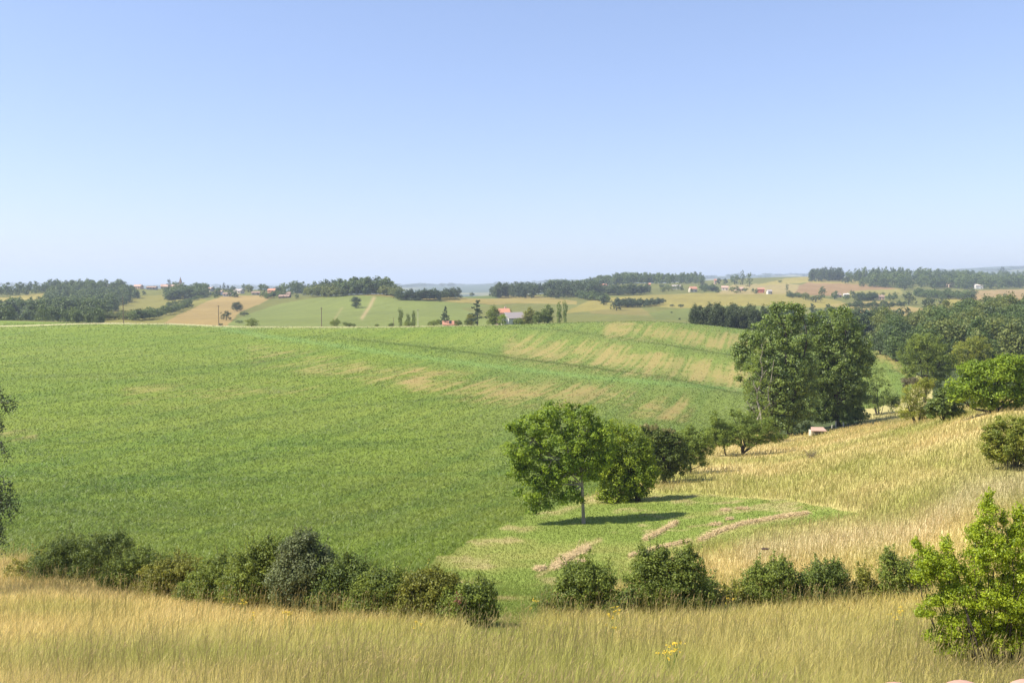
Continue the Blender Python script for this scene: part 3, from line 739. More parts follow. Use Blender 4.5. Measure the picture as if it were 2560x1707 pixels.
def hedge_row():
    G = "hedge shrubs along the lower edge of the meadow"
    rows = [
     (62,1452,[(60,1425,42,26),(95,1405,24,30)], 'hedge_yellow', "sparse low shrub in the shade at the open end of the hedge"),
     (150,1462,[(150,1400,62,48),(170,1365,40,34),(120,1425,40,34),(190,1420,40,40)], 'hedge_dark', "dark dense hedge shrub beside the shaded sparse one"),
     (245,1470,[(240,1380,46,46),(270,1370,50,38),(230,1425,52,40),(290,1355,36,22)], 'hedge_dark', "hedge shrub with dark hollow base and feathery top"),
     (335,1490,[(320,1425,52,42),(370,1405,50,34),(300,1450,46,36),(350,1450,56,34)], 'hedge', "mid green hedge shrub between the feathery one and the low spreading one"),
     (430,1502,[(420,1440,60,40),(460,1420,52,34),(400,1470,56,32),(470,1460,50,36)], 'hedge_yellow', "low spreading yellowish hedge shrub with brown twigs"),
     (540,1522,[(530,1450,62,46),(570,1420,52,36),(510,1480,60,36),(575,1475,50,40)], 'hedge', "bushy hedge shrub right of the low spreading yellowish one"),
     (640,1532,[(635,1420,52,60),(660,1385,42,42),(620,1470,60,50),(680,1450,52,60)], 'hedge', "tall olive hedge shrub next to the grey topped one"),
     (745,1540,[(745,1385,42,46),(770,1420,60,60),(730,1460,56,62),(800,1440,42,60),(755,1348,34,22),(780,1490,56,40)], 'hedge_grey', "tallest hedge shrub with silvery grey top"),
     (860,1545,[(850,1455,62,52),(890,1430,48,36),(830,1500,56,42),(900,1490,52,46),(868,1410,10,24)], 'hedge_dark', "dark green hedge shrub right of the silvery topped one"),
     (965,1552,[(950,1470,60,46),(990,1450,50,32),(930,1510,60,36),(1000,1500,52,42)], 'hedge', "leafy hedge shrub in the middle of the right half of the long hedge"),
     (1075,1560,[(1070,1470,62,46),(1040,1510,56,42),(1110,1500,56,46),(1090,1445,46,20)], 'hedge_yellow', "pale green hedge shrub full of climbing stems"),
     (1175,1568,[(1170,1500,56,44),(1200,1480,36,36),(1150,1525,50,34),(1205,1530,36,32)], 'hedge', "hedge shrub with a reddish sprig at the gap"),
     (1395,1545,[(1370,1510,34,30),(1410,1495,34,34)], 'hedge_dark', "small low hedge shrub on the other side of the gap"),
     (1475,1545,[(1460,1470,50,54),(1440,1440,30,36),(1490,1500,52,42),(1505,1450,24,40),(1420,1500,42,36),(1470,1425,10,22)], 'hedge', "loose open hedge shrub just past the gap"),
     (1580,1548,[(1555,1520,42,24),(1570,1490,30,24)], 'hedge_dark', "low brownish hedge shrub between two taller ones"),
     (1680,1545,[(1650,1450,62,62),(1690,1470,66,56),(1720,1420,34,44),(1620,1430,30,60),(1740,1490,42,42),(1610,1410,14,36),(1650,1395,18,30),(1720,1385,10,24),(1660,1510,66,32)], 'hedge', "tall hedge shrub with long upright shoots before the straw swath"),
     (1760,1535,[(1770,1480,26,40),(1750,1510,34,24)], 'hedge_dark', "narrow dark hedge shrub leaning on the tall shooted one"),
     (1840,1530,[(1840,1490,36,34),(1830,1510,32,20)], 'hedge_yellow', "low light green hedge shrub with yellow flowers at its foot"),
     (1925,1525,[(1910,1460,46,46),(1950,1440,34,40),(1895,1490,46,34),(1960,1490,46,36),(1952,1425,10,24),(1890,1435,14,22)], 'hedge', "rounded hedge shrub with several pointed tips"),
     (2055,1515,[(2060,1450,46,46),(2030,1470,42,40),(2085,1430,26,28),(2090,1480,34,36),(2000,1490,30,30)], 'hedge_dark', "dark rounded hedge shrub left of the open twiggy one"),
     (2165,1505,[(2155,1440,14,30),(2165,1470,30,30),(2190,1485,34,24)], 'hedge_yellow', "open twiggy hedge shrub with thin foliage"),
     (2245,1498,[(2235,1430,32,44),(2220,1395,14,20),(2265,1460,46,36),(2290,1430,34,40)], 'hedge', "hedge shrub half hidden behind the bright lime shrub"),
    ]
    for k, (px, py, lb, mt, label) in enumerate(rows):
        def extra(o, L, C, g, k=k):
            if k == 11:
                q = at(1145, 1498, o.location.y - .9) - o.location
                P = np.array(q) + g.normal(size=(60, 3)) * np.array([.07, .07, .12]); V, Fq = leaf_mesh(P, unit(g.normal(size=P.shape)), .07, .6, g)
                build("red_leaves", V, Fq, M['red_leaf'], o, {"tint": g.uniform(0, 1, 240)})
        area = sum(l[2] * l[3] for l in lb)
        nc = int(np.clip(area / 19, 70, 760))
        tree("hedge_shrub", label, "shrub", hit(px, py), lb, M[mt], .075, nc, 46, .23, .016, M['bark_dark'], 300 + k, G, hollow=.2, stems=16, aspect=.62, grow=(1.45 if k < 12 else 1.62, 1.22), shoots=4, low=-.9, extra=extra, parts=("stems", "leaves"))
hedge_row()

def birch():
    g = np.random.default_rng(77)
    d = 33.0
    b = gp(-430, d)
    o = thing("birch_tree", b, "weeping birch whose dark drooping branches hang in at the frame edge", "tree")
    W = lambda x, y, dy=0: np.array(at(x, y, d + dy) - b)
    ps = [bend(np.array([0, 0, -.3]), W(-430, 930), .2, .06, 0, 9, g)]
    cl = []
    # tip x, tip y, length of the hanging spray, clumps
    tips = [(4,1000,60,5),(28,1045,42,5),(40,1035,26,3),(6,1080,60,6),(6,1132,40,4),(22,1148,36,3),
            (8,1265,90,9),(30,1270,70,8),(44,1270,55,6),(18,1320,80,9),(34,1318,60,5),(6,1365,80,8),(16,1368,50,4),(-14,1330,110,12),(-8,1240,70,7)]
    for _ in range(46):
        tips.append((g.uniform(-640, -70), g.uniform(1020, 1420), g.uniform(80, 170), 12))
    for x, y, ln, n in tips:
        dy = g.normal() * (.3 if x > -60 else 1.3)
        top = W(x - 14 - g.uniform(0, 14), y - ln * 1.1, dy)
        ps.append(bend(W(-430, max(y - 190, 960)), top, .035, .012, .05, 6, g))
        pts, rad = bend(top, W(x, y, dy), .010, .003, .04, 7, g); ps.append((pts, rad))
        for q in range(n):
            k = g.uniform(.05, 1.0)
            i = min(int(k * 6), 5); c = pts[i] + (pts[i + 1] - pts[i]) * (k * 6 - i)
            cl.append(c + g.normal(size=(26, 3)) * np.array([.075, .1, .13]))
    V, Fq = tubes(ps, 5); build("trunk", V, Fq, M['bark_dark'], o, smooth_shade=True)
    P = np.concatenate(cl); N = unit(g.normal(size=P.shape) + np.array([0, 0, .1]))
    V, Fq = leaf_mesh(P, N, .075, .7, g, 1.0)
    build("crown", V, Fq, M['birch'], o, {"tint": np.repeat(g.uniform(0, 1, len(P)), 4)})
birch()

# ------------------------------------------------------------------ trees farther off: kinds, copies, woods, hedges
def proto_leaves(kind, n, seed):
    """leaves and trunk of a tree of height 1 and width about 1"""
    g = np.random.default_rng(seed)
    if kind == 'round':
        lb = [(0, 0, .56, .34, .34, .34)] + [(math.cos(a) * .24, math.sin(a) * .24, h, .22, .22, .2) for a, h in zip(np.arange(6) * 1.05 + g.uniform(0, 1, 6) * .5, g.uniform(.38, .72, 6))] + [(g.normal() * .05, g.normal() * .05, .82, .2, .2, .17)] + [(math.cos(a) * .2, math.sin(a) * .2, .24, .3, .3, .2) for a in (.4, 2.5, 4.6)]
    elif kind == 'tall':
        lb = [(0, 0, .5, .3, .3, .42), (.14, 0, .62, .22, .22, .26), (-.15, .06, .55, .22, .22, .26), (0, -.15, .42, .24, .24, .28), (.02, .03, .85, .16, .16, .15), (.1, .12, .35, .25, .25, .22), (-.05, -.1, .2, .32, .32, .2), (.1, .08, .16, .3, .3, .16)]
    elif kind == 'column':
        lb = [(g.normal() * .06, g.normal() * .06, z, .34 * math.sin(math.pi * min(z * .9 + .12, 1)) ** .6 + .06, .3, .16) for z in np.linspace(.14, .9, 9)]
    elif kind == 'bush':
        lb = [(0, 0, .42, .42, .42, .42)] + [(math.cos(a) * .3, math.sin(a) * .3, g.uniform(.3, .6), .26, .26, .3) for a in np.arange(5) * 1.26]
    elif kind == 'conifer':
        lb = [(g.normal() * .02, g.normal() * .02, z, .46 * (1 - z) + .03, .46 * (1 - z) + .03, .05) for z in np.linspace(.12, .97, 14)]
    elif kind == 'cedar':
        lb = [(math.cos(a) * r_ * .8, math.sin(a) * r_ * .8, z, r_ * .7 + .05, r_ * .7 + .05, .05) for z, a, r_ in zip(np.linspace(.2, .92, 12), g.uniform(0, 6.3, 12), .42 * (1.05 - np.linspace(.2, .92, 12)) + .03)] + [(0, 0, z, .14, .14, .08) for z in np.linspace(.15, .95, 6)] + [(-.1, 0, .985, .1, .06, .03)]
    per = 8 if n < 700 else 14
    cr = .12 if kind in ('round', 'tall', 'bush') else .07
    P, N, t, _, _ = crown_points(lb, max(n // per, 10), per, cr, g, .5, -.95)
    P[:, 2] = np.maximum(P[:, 2], .02)
    size = {True: .085, False: .045}[n < 700] * (.8 if kind in ('conifer', 'cedar', 'column') else 1)
    V, Fq = leaf_mesh(P, N, size, .75, g)
    tv, tf = tubes([bend(np.array([0, 0, -.08]), np.array([0, 0, .6]), .035, .012, 0, 5, g)], 5)
    return V, Fq, np.repeat(t, 4), tv, tf
PK = {}
for kd in ('round', 'tall', 'column', 'bush', 'conifer', 'cedar'):
    for lod, n in ((0, 560), (1, 3000)):
        PK[kd, lod] = [proto_leaves(kd, n, 900 + 13 * k + lod + len(kd)) for k in range(3)]
PROTO = {}
def far_tree(kind, lod, mat, base, h, wd, label, cat="tree", group=None, name=None, var=None):
    var = int(rng.integers(3)) if var is None else var
    name = name or {'round': 'round_tree', 'tall': 'broadleaf_tree', 'column': 'columnar_tree', 'bush': 'bush', 'conifer': 'conifer_tree', 'cedar': 'cedar_tree'}[kind]
    key = (kind, lod, mat, var)
    rz = rng.uniform(0, 6.28)
    if key not in PROTO:
        V, Fq, t, tv, tf = PK[kind, lod][var]
        o = thing(name, base, label, cat, group)
        build("leaves" if kind == 'bush' else "crown", V, Fq, M[mat], o, {"tint": t})
        build("stem" if kind == 'bush' else "trunk", tv, tf, M['bark_dark'], o)
        PROTO[key] = o
        o.scale = (wd, wd, h); o.rotation_euler = (0, 0, rz)
        return o
    c = copy_thing(PROTO[key], base, (wd, wd, h), rz, label)
    c.name = name; c['category'] = cat
    if group: c['group'] = group
    elif 'group' in c: del c['group']
    return c

def mass(name, spots, mats, label, cat, lod=0, kinds=('round', 'tall'), kind='stuff'):
    """a wood or hedge that reads as one mass: one object"""
    Vs, Fs, Ts, off = [], [], [], 0
    for (p, h, wd) in spots:
        V, Fq, t, tv, tf = PK[kinds[int(rng.integers(len(kinds)))], lod][int(rng.integers(3))]
        a = rng.uniform(0, 6.28); c, s = math.cos(a), math.sin(a)
        Q = np.stack([(V[:, 0] * c - V[:, 1] * s) * wd, (V[:, 0] * s + V[:, 1] * c) * wd, V[:, 2] * h], -1) + np.array(p)
        Vs.append(Q); Fs.append(Fq + off); off += len(Q)
        Ts.append(np.clip(t + rng.normal() * .32 + .05, 0, 1))
    org = np.array(spots[0][0])
    o = build(name, np.concatenate(Vs) - org, np.concatenate(Fs), M[mats], None, {"tint": np.concatenate(Ts)}, loc=org)
    return tag(o, label, cat, kind=kind)

def scatter(poly, n, lo=3, hi=11000, g=rng, mind=0):
    """ground points under a polygon drawn on the photo"""
    p = np.array(poly, float); out = []
    tries = 0
    while len(out) < n and tries < n * 40:
        tries += 1
        x = g.uniform(p[:, 0].min(), p[:, 0].max()); y = g.uniform(p[:, 1].min(), p[:, 1].max())
        if not inpoly(poly, np.array([x]), np.array([y]))[0]: continue
        q = hit(x, y, lo, hi)
        if mind and any((q - o_).length < mind for o_ in out): continue
        out.append(q)
    return out

def along(pts, n, jit, lo=3, hi=11000):
    pts = np.array(pts, float); seg = np.hypot(*np.diff(pts, axis=0).T); cum = np.concatenate([[0], np.cumsum(seg)])
    out = []
    for k in range(n):
        s = (k + rng.uniform(.1, .9)) / n * cum[-1]
        x = np.interp(s, cum, pts[:, 0]) + rng.normal() * jit * .5; y = np.interp(s, cum, pts[:, 1]) + rng.normal() * jit * .3
        out.append(hit(x, y, lo, hi))
    return out

def woods():
    def sp(pts, h0, h1, wr=(.8, 1.15)):
        out = []
        for p in pts:
            h = rng.uniform(h0, h1); out.append((p, h, h * rng.uniform(*wr)))
        return out
    mass("woodland", sp(scatter([(-160,812),(286,808),(262,790),(345,748),(330,726),(240,712),(160,712),(110,735),(125,772),(0,785),(-160,782)], 560, 560, 1400), 7, 13.5, (.7, 1.3)) + sp([gp(rng.uniform(-140, 255), rng.uniform(430, 580)) for _ in range(130)], 5, 9), 'far_a',
         "large dark wood covering the hillside below the hilltop village", "wood")
    mass("treeline", sp(along([(-200,745),(20,738),(100,732),(170,722),(240,716)], 60, 6, 700, 1400), 9, 15), 'far_a', "line of trees along the hilltop above the pale strip field", "wood")
    mass("woodland", sp(scatter([(680,735),(760,725),(960,722),(985,745),(900,742),(780,740)], 120, 780, 1300), 9, 17), 'far_a', "dense wood on the round hill beyond the green field", "wood")
    mass("woodland", sp(scatter([(1228,746),(1420,748),(1500,742),(1490,725),(1230,735)], 130, 850, 1300), 11, 17), 'far_b', "dark wood at the upper edge of the tan and green middle field", "wood")
    mass("woodland", sp(scatter([(1360,735),(1480,722),(1560,712),(1760,710),(1745,698),(1600,690),(1440,700),(1380,715)], 300, 1100, 2200), 12, 19), 'far_a', "wood on the long low hill behind the white houses", "wood")
    mass("woodland", sp(scatter([(2150,718),(2260,722),(2330,722),(2420,724),(2620,722),(2620,695),(2500,692),(2330,690),(2190,700)], 300, 1000, 2500), 13, 21), 'far_a', "long wood on the skyline ridge above the brown fields", "wood")
    mass("woodland", sp(scatter([(2025,703),(2110,705),(2100,695),(2030,690)], 50, 1200, 2500), 15, 22, (.7, .95)), 'far_b', "dark rounded copse at the top of the pale hill", "wood")
    mass("treeline", sp(along([(2118,707),(2150,704),(2200,702),(2265,702)], 30, 4, 1200, 2600), 20, 26, (.4, .6)), 'far_a', "row of tall slender trees with sky showing between their stems", "wood")
    mass("woodland", sp(scatter([(1900,800),(2140,800),(2280,812),(2240,850),(2100,850),(1930,830)], 90, 380, 620), 9, 13), 'far_b', "dark wood in the dip just behind the two poplars", "wood", 0)
    # far ridges: specks of woodland
    pts = []
    while len(pts) < 420:
        d = rng.uniform(5200, 7600); t = rng.uniform(-.62, .62); p = Vector((t * d, d, float(ground_z(t * d, d))))
        if fbm(np.array([p.x / 400]), np.array([p.y / 400]), 400)[0] > .48: pts.append(p)
    mass("woodland", [(p, rng.uniform(14, 26), rng.uniform(40, 120)) for p in pts], 'far_a', "patches of woodland on the far blue ridge", "wood", 0, ('bush', 'round'))
    mass("woodland", sp(scatter([(412,753),(432,750),(522,742),(520,730),(470,730),(420,738)], 60, 500, 1300), 8, 13), 'far_a', "clump of dark trees on the slope just below the church", "wood")
    for poly, n, lab_, grp in (([(400,735),(520,745),(640,745),(740,740),(740,728),(520,722),(400,722)], 34, "small tree in the gardens of the hilltop village", "garden trees of the hilltop village"),
                          ([(1450,735),(1580,738),(1700,730),(1900,738),(1930,732),(1800,722),(1600,718),(1450,722)], 34, "small tree in the gardens of the strung out hamlet", "garden trees of the hamlet"),
                          ([(1960,748),(2060,752),(2230,752),(2240,742),(2100,738),(1960,738)], 20, "small tree near the farms on the right far slope", "garden trees of the farms")):
        for p in scatter(poly, n, 500, 2000, mind=9):
            h = rng.uniform(4.5, 9); far_tree(['round', 'bush', 'tall'][int(rng.integers(3))], 0, ['far_a', 'far_b', 'far_a', 'far_c'][int(rng.integers(4))], p, h, h * rng.uniform(.9, 1.5), lab_, group=grp, name="garden_tree")
    # hedges that are things of their own
    H = [
     ([(330,802),(390,795),(440,780),(478,765)], 34, 5, 8, 'far_a', "thick hedge slanting up between the yellow and the tan slopes"),
     ([(415,770),(460,757),(500,747),(530,738)], 30, 3, 5, 'far_a', "thin upper hedge running toward the village houses"),
     ([(250,800),(300,798),(340,800)], 22, 4, 7, 'far_c', "pale scrubby hedge at the foot of the hillside wood"),
     ([(765,742),(830,742),(900,735),(960,736),(1000,744)], 46, 8, 12, 'far_c', "lighter green hedge bordering the top of the green hill"),
     ([(990,748),(1030,750),(1080,750),(1145,745)], 40, 6, 11, 'far_b', "dark hedge of trees on the brow, far blue ridge behind"),
     ([(1445,746),(1480,750),(1520,756)], 22, 7, 11, 'far_a', "hedge stepping down the edge of the middle field"),
     ([(1540,768),(1580,768),(1620,767),(1655,760)], 34, 6, 9, 'far_b', "dark clipped looking hedge jutting into the middle fields"),
     ([(1500,735),(1560,738),(1610,736)], 26, 9, 14, 'far_b', "hedge of trees in front of the long pink house"),
     ([(1755,725),(1790,728)], 14, 7, 10, 'far_b', "dark hedge between the two red roofed cream houses"),
     ([(2290,742),(2340,745),(2400,748),(2430,748)], 42, 8, 12, 'far_a', "broad hedge between the brown field and the yellow strip"),
     ([(2120,768),(2170,770),(2225,768),(2260,767)], 26, 4, 7, 'far_b', "low dotted hedge above the pale field behind the poplars"),
     ([(2140,750),(2165,751),(2188,750)], 16, 7, 10, 'far_b', "short dark hedge left of the pink walled farmhouse"),
     ([(2432,760),(2450,755),(2475,757)], 12, 2, 3, 'far_b', "low curved dark hedge at the edge of the brown field"),
     ([(660,748),(690,742),(712,745)], 14, 5, 8, 'far_a', "hedge on the slope below the salmon coloured house"),
     ([(1970,742),(2010,744)], 14, 4, 6, 'far_a', "small hedge right of the little white house"),
    ]
    for pts, n, h0, h1, mt, label in H:
        o = mass("hedge", sp(along(pts, n, 3, 380, 1800), h0, h1, (.9, 1.4)), mt, label, "hedge", 0, ('bush', 'round'), kind='thing')
    # wood on the right slope, single crowns can be told apart
    G = "trees of the wood on the right slope"
    lab = {'far_a': "mid green broadleaf tree in the wood on the right slope", 'far_b': "dark green broadleaf tree in the wood on the right slope", 'far_c': "light green broadleaf tree in the wood on the right slope"}
    poly = [(2190,880),(2260,925),(2400,930),(2700,930),(2900,800),(2560,790),(2440,800),(2320,830),(2200,850)]
    for p in scatter(poly, 215, 195, 470, mind=4.5):
        m_ = ['far_a', 'far_a', 'far_b', 'far_c', 'far_c'][int(rng.integers(5))]; h = rng.uniform(7.5, 14.5)
        far_tree(['round', 'tall'][int(rng.integers(2))], 1, m_, p, h, h * rng.uniform(.85, 1.15), lab[m_], group=G)
    # copse behind the crest
    G = "trees of the dark copse behind the green field"
    for x in np.linspace(1732, 1940, 24):
        h = rng.uniform(11.5, 14.5); p = gp(x + rng.normal() * 3, rng.uniform(352, 372))
        top = 757 + abs(x - 1810) * .05 + rng.uniform(-6, 10)
        hh = at(x, top, p.y).z - p.z
        far_tree('tall', 1, 'copse', p, hh * 1.02, hh * rng.uniform(.75, 1.0), "tall dark tree in the dense copse just behind the green field's crest", group=G)
woods()

def single_trees():
    L = [  # kind, lod, mat, px, base py, height px, width px, distance or None, label, category
     ('round',1,'hedge',630,818,25,40,343,"small round tree on the field edge beside the second pole"),
     ('bush',0,'far_b',552,818,12,14,340,"tiny dark bush at the foot of the second pole"),
     ('bush',1,'hedge',838,817,26,30,352,"bush with a raised tip, left one of two beside the third pole"),
     ('bush',1,'hedge_dark',873,817,15,40,352,"low wide dark bush just right of the tipped bush on the crest"),
     ('bush',1,'hedge_dark',942,818,10,14,349,"tiny round bush standing alone on the pale verge"),
     ('bush',1,'hedge_dark',978,816,12,20,352,"little bush at the foot of the short post"),
     ('column',1,'hedge_dark',1001,815,46,15,353,"dark narrow cypress, tallest of the cypresses on the crest"),
     ('column',1,'hedge_dark',1020,815,32,14,356,"shorter cypress in the middle of the three"),
     ('column',1,'hedge_dark',1034,815,42,12,357,"slim cypress above the dense rounded bush"),
     ('bush',1,'hedge',1023,816,19,38,350,"dense rounded bush below the slim cypress"),
     ('bush',1,'hedge',1085,816,22,40,352,"green bush left of the pointed conifer"),
     ('conifer',1,'cone',1113,818,52,40,351,"pointed dark conifer left of the red tiled low roof"),
     ('round',1,'hedge_dark',1146,818,20,26,347,"little dark round tree in front of the low red roof"),
     ('round',1,'hedge_dark',1168,817,22,22,349,"small dark tree between the low red roof and the cedar"),
     ('cedar',1,'cone',1193,817,66,44,351,"tall ragged cedar with a drooping tip"),
     ('round',1,'hedge_yellow',1178,814,34,34,356,"light green tree tucked behind the ragged cedar"),
     ('tall',1,'hedge',1232,812,52,44,356,"full green tree between the cedar and the farm buildings"),
     ('round',1,'walnut',1256,812,30,32,349,"small bright tree in front of the white gabled shed"),
     ('round',1,'hedge_yellow',1276,790,22,34,378,"yellow green treetop behind the farm roofs"),
     ('bush',1,'hedge',1296,806,16,34,352,"grey green bush at the foot of the long shed"),
     ('tall',1,'hedge_yellow',1322,804,40,42,360,"light green tree right of the farm buildings"),
     ('round',1,'hedge_dark',1345,804,30,40,356,"dark low tree in the group right of the farm"),
     ('tall',1,'hedge_dark',1368,802,44,40,358,"dark rounded tree beside the pair of slim poplars"),
     ('column',1,'poplar',1398,800,46,17,356,"slim poplar, nearer the dark trees"),
     ('column',1,'poplar',1412,800,50,15,354,"slim poplar, outer one at the end of the row"),
     ('round',1,'far_b',890,770,32,34,None,"lone leaning dark tree in the middle of the green hillside"),
     ('round',1,'far_b',594,778,26,36,None,"big round tree on the tan slope behind the second pole"),
     ('round',0,'far_b',565,800,24,34,None,"dark bush cluster below the big round tree on the slope"),
     ('bush',0,'far_b',610,790,14,30,None,"low dark bush right below the big round tree on the slope"),
     ('bush',0,'far_a',598,808,10,24,None,"greyish bush low on the slope by the second pole"),
     ('column',0,'cone',424,724,26,12,None,"dark conical tree in front of the church"),
     ('round',0,'far_a',438,716,20,34,None,"rounded tree rising behind the church nave"),
     ('round',0,'far_a',490,722,18,26,None,"round tree right of the church spire"),
     ('round',0,'far_b',360,739,14,12,None,"small dark round tree alone on the yellow slope"),
     ('round',0,'far_a',430,748,26,40,None,"tree at the left of the clump below the church"),
     ('round',0,'far_a',462,745,28,44,None,"middle tree of the clump below the church"),
     ('round',0,'far_a',492,745,26,40,None,"tree at the right of the clump below the church"),
     ('conifer',0,'cone',560,728,24,14,None,"tall pointed conifer among the village houses"),
     ('conifer',0,'cone',570,730,18,20,None,"broad conifer beside the tall pointed one in the village"),
     ('conifer',0,'cone',551,728,16,10,None,"smaller conifer left of the tall pointed one in the village"),
     ('round',0,'far_c',622,730,20,28,None,"bright round tree between two village houses"),
     ('round',0,'far_a',660,730,22,32,None,"round tree behind the salmon coloured house"),
     ('round',0,'far_a',742,748,14,14,None,"small tree at the end of the brown barns"),
     ('round',0,'far_c',660,740,12,12,None,"small green tree left of the salmon coloured house"),
     ('round',0,'far_b',1180,732,11,16,None,"tiny lone tree on the distant tan field, blue ridge behind"),
     ('bush',0,'far_b',1040,752,10,16,None,"dark bush at the lower edge of the brow hedge"),
     ('bush',0,'far_b',1098,754,9,12,None,"little bush standing out below the brow hedge"),
     ('tall',0,'far_b',1508,762,30,26,None,"upright tree where the middle field hedge turns"),
     ('round',0,'far_b',1540,776,32,36,None,"biggest dark tree at the tip of the hedge in the middle fields"),
     ('bush',0,'far_b',1702,769,13,18,None,"dark bush in the yellow field left of the copse"),
     ('bush',0,'far_b',1680,767,8,16,None,"low bush left of the dark one in the yellow field"),
     ('bush',0,'far_b',1679,783,6,8,None,"tiny bush in the green strip left of the copse"),
     ('bush',0,'far_b',1699,800,8,8,None,"tiny bush close to the copse's left end"),
     ('round',0,'far_a',1838,712,28,34,None,"rounded tree left of the two tall skyline trees"),
     ('column',0,'far_a',1856,712,36,14,None,"tallest slim tree on the skyline by the tan slope"),
     ('column',0,'far_a',1872,718,36,18,None,"second slim tall tree beside the tan slope"),
     ('round',0,'far_b',1797,711,18,16,None,"dark tree left of the red roofed tower"),
     ('round',0,'far_b',1813,712,18,16,None,"dark tree right of the red roofed tower"),
     ('round',0,'far_b',1755,715,16,22,None,"dark round tree at the foot of the long wooded hill"),
     ('bush',0,'far_a',1950,707,9,14,None,"small bush alone on the pale upper slope"),
     ('column',0,'far_a',1967,728,20,10,None,"slim tree at the edge of the brown field"),
     ('round',0,'far_b',2047,704,22,28,None,"round tree alone below the dark copse on the pale hill"),
     ('bush',0,'far_b',2025,705,10,11,None,"small bush left of the round tree on the pale hill"),
     ('round',0,'far_b',2114,709,20,22,None,"dark round tree at the right edge of the pale hill"),
     ('round',0,'far_b',2262,725,28,34,None,"big dark tree at the corner of the brown field"),
     ('round',0,'far_a',2055,745,30,26,None,"tall round tree above the dark bushes by the farms"),
     ('bush',0,'far_b',2038,755,20,42,None,"wide dark bush below the tall round tree"),
     ('round',0,'far_c',2128,738,14,10,None,"slim light tree behind the white low building"),
     ('round',0,'far_a',2238,747,18,18,None,"tree right of the pink walled farmhouse"),
     ('round',0,'far_b',2272,762,34,42,None,"large dark tree in front of the broad hedge"),
     ('round',0,'far_b',2322,774,34,48,None,"large dark tree above the pale field's right end"),
     ('round',0,'far_b',2352,765,20,20,None,"smaller tree beside the pale field's large dark tree"),
     ('column',0,'far_b',2217,799,26,10,None,"dark cypress on the pale field behind the poplars"),
     ('bush',0,'far_b',2237,804,16,26,None,"dark bush right of the cypress on the pale field"),
     ('tall',0,'far_a',2510,758,25,22,None,"tree standing alone on the brown field"),
     ('tall',0,'far_b',2504,690,28,20,None,"dark pointed tree breaking the skyline"),
     ('round',0,'far_a',2514,690,18,18,None,"rounded tree right of the dark pointed skyline tree"),
     ('round',0,'far_b',2542,700,18,16,None,"dark tree at the edge of the skyline wood"),
     ('round',0,'far_b',1600,735,16,14,None,"dark tree beside the grey walled house"),
     ('round',0,'far_b',1622,733,12,18,None,"dark low tree right of the grey walled house"),
     ('round',0,'far_a',2410,722,14,20,None,"tree between the two houses below the skyline wood"),
    ]
    for kd, lod, mt, px, py, h, wd, d, label in L:
        p = gp(px, d) if d else hit(px, py, 380, 2600)
        k = p.y / F
        top = at(px, py - h, p.y)
        hh = max((top.z - p.z) if d else h * k, 1.0)
        wf = {'column': .72, 'round': .95, 'tall': .75, 'bush': 1.1, 'conifer': .85, 'cedar': .85}[kd]
        far_tree(kd, lod, mt, p, hh, wd * k / wf, label, "bush" if kd == 'bush' else "tree")
single_trees()

# ------------------------------------------------------------------ buildings
def box(x0, x1, y0, y1, z0, z1):
    V = np.array([(x, y, z) for z in (z0, z1) for y in (y0, y1) for x in (x0, x1)], float)
    return V, np.array([(0,2,3,1),(4,5,7,6),(0,1,5,4),(2,6,7,3),(0,4,6,2),(1,3,7,5)])
WALL = {k: plain_mat("wall_" + k, c, .9, .08, 1.5) for k, c in dict(white=(.62,.60,.56), cream=(.58,.50,.39), pink=(.60,.43,.33), grey=(.42,.39,.35), salmon=(.66,.34,.20), red=(.46,.15,.09), brown=(.24,.16,.11), stone=(.47,.40,.32)).items()}
ROOF = {k: plain_mat("roof_" + k, c, .85, .18, 4, stretch=(6, 1, 1)) for k, c in dict(red=(.40,.20,.13), pink=(.42,.28,.21), brown=(.27,.185,.135), grey=(.36,.31,.285), pale=(.56,.46,.39), orange=(.44,.21,.13)).items()}
DARK = plain_mat("window_dark", (.07, .07, .08), .3, .1, 2, spec=.5)
DOOR = plain_mat("door_wood", (.16, .10, .07), .7, .15, 4)

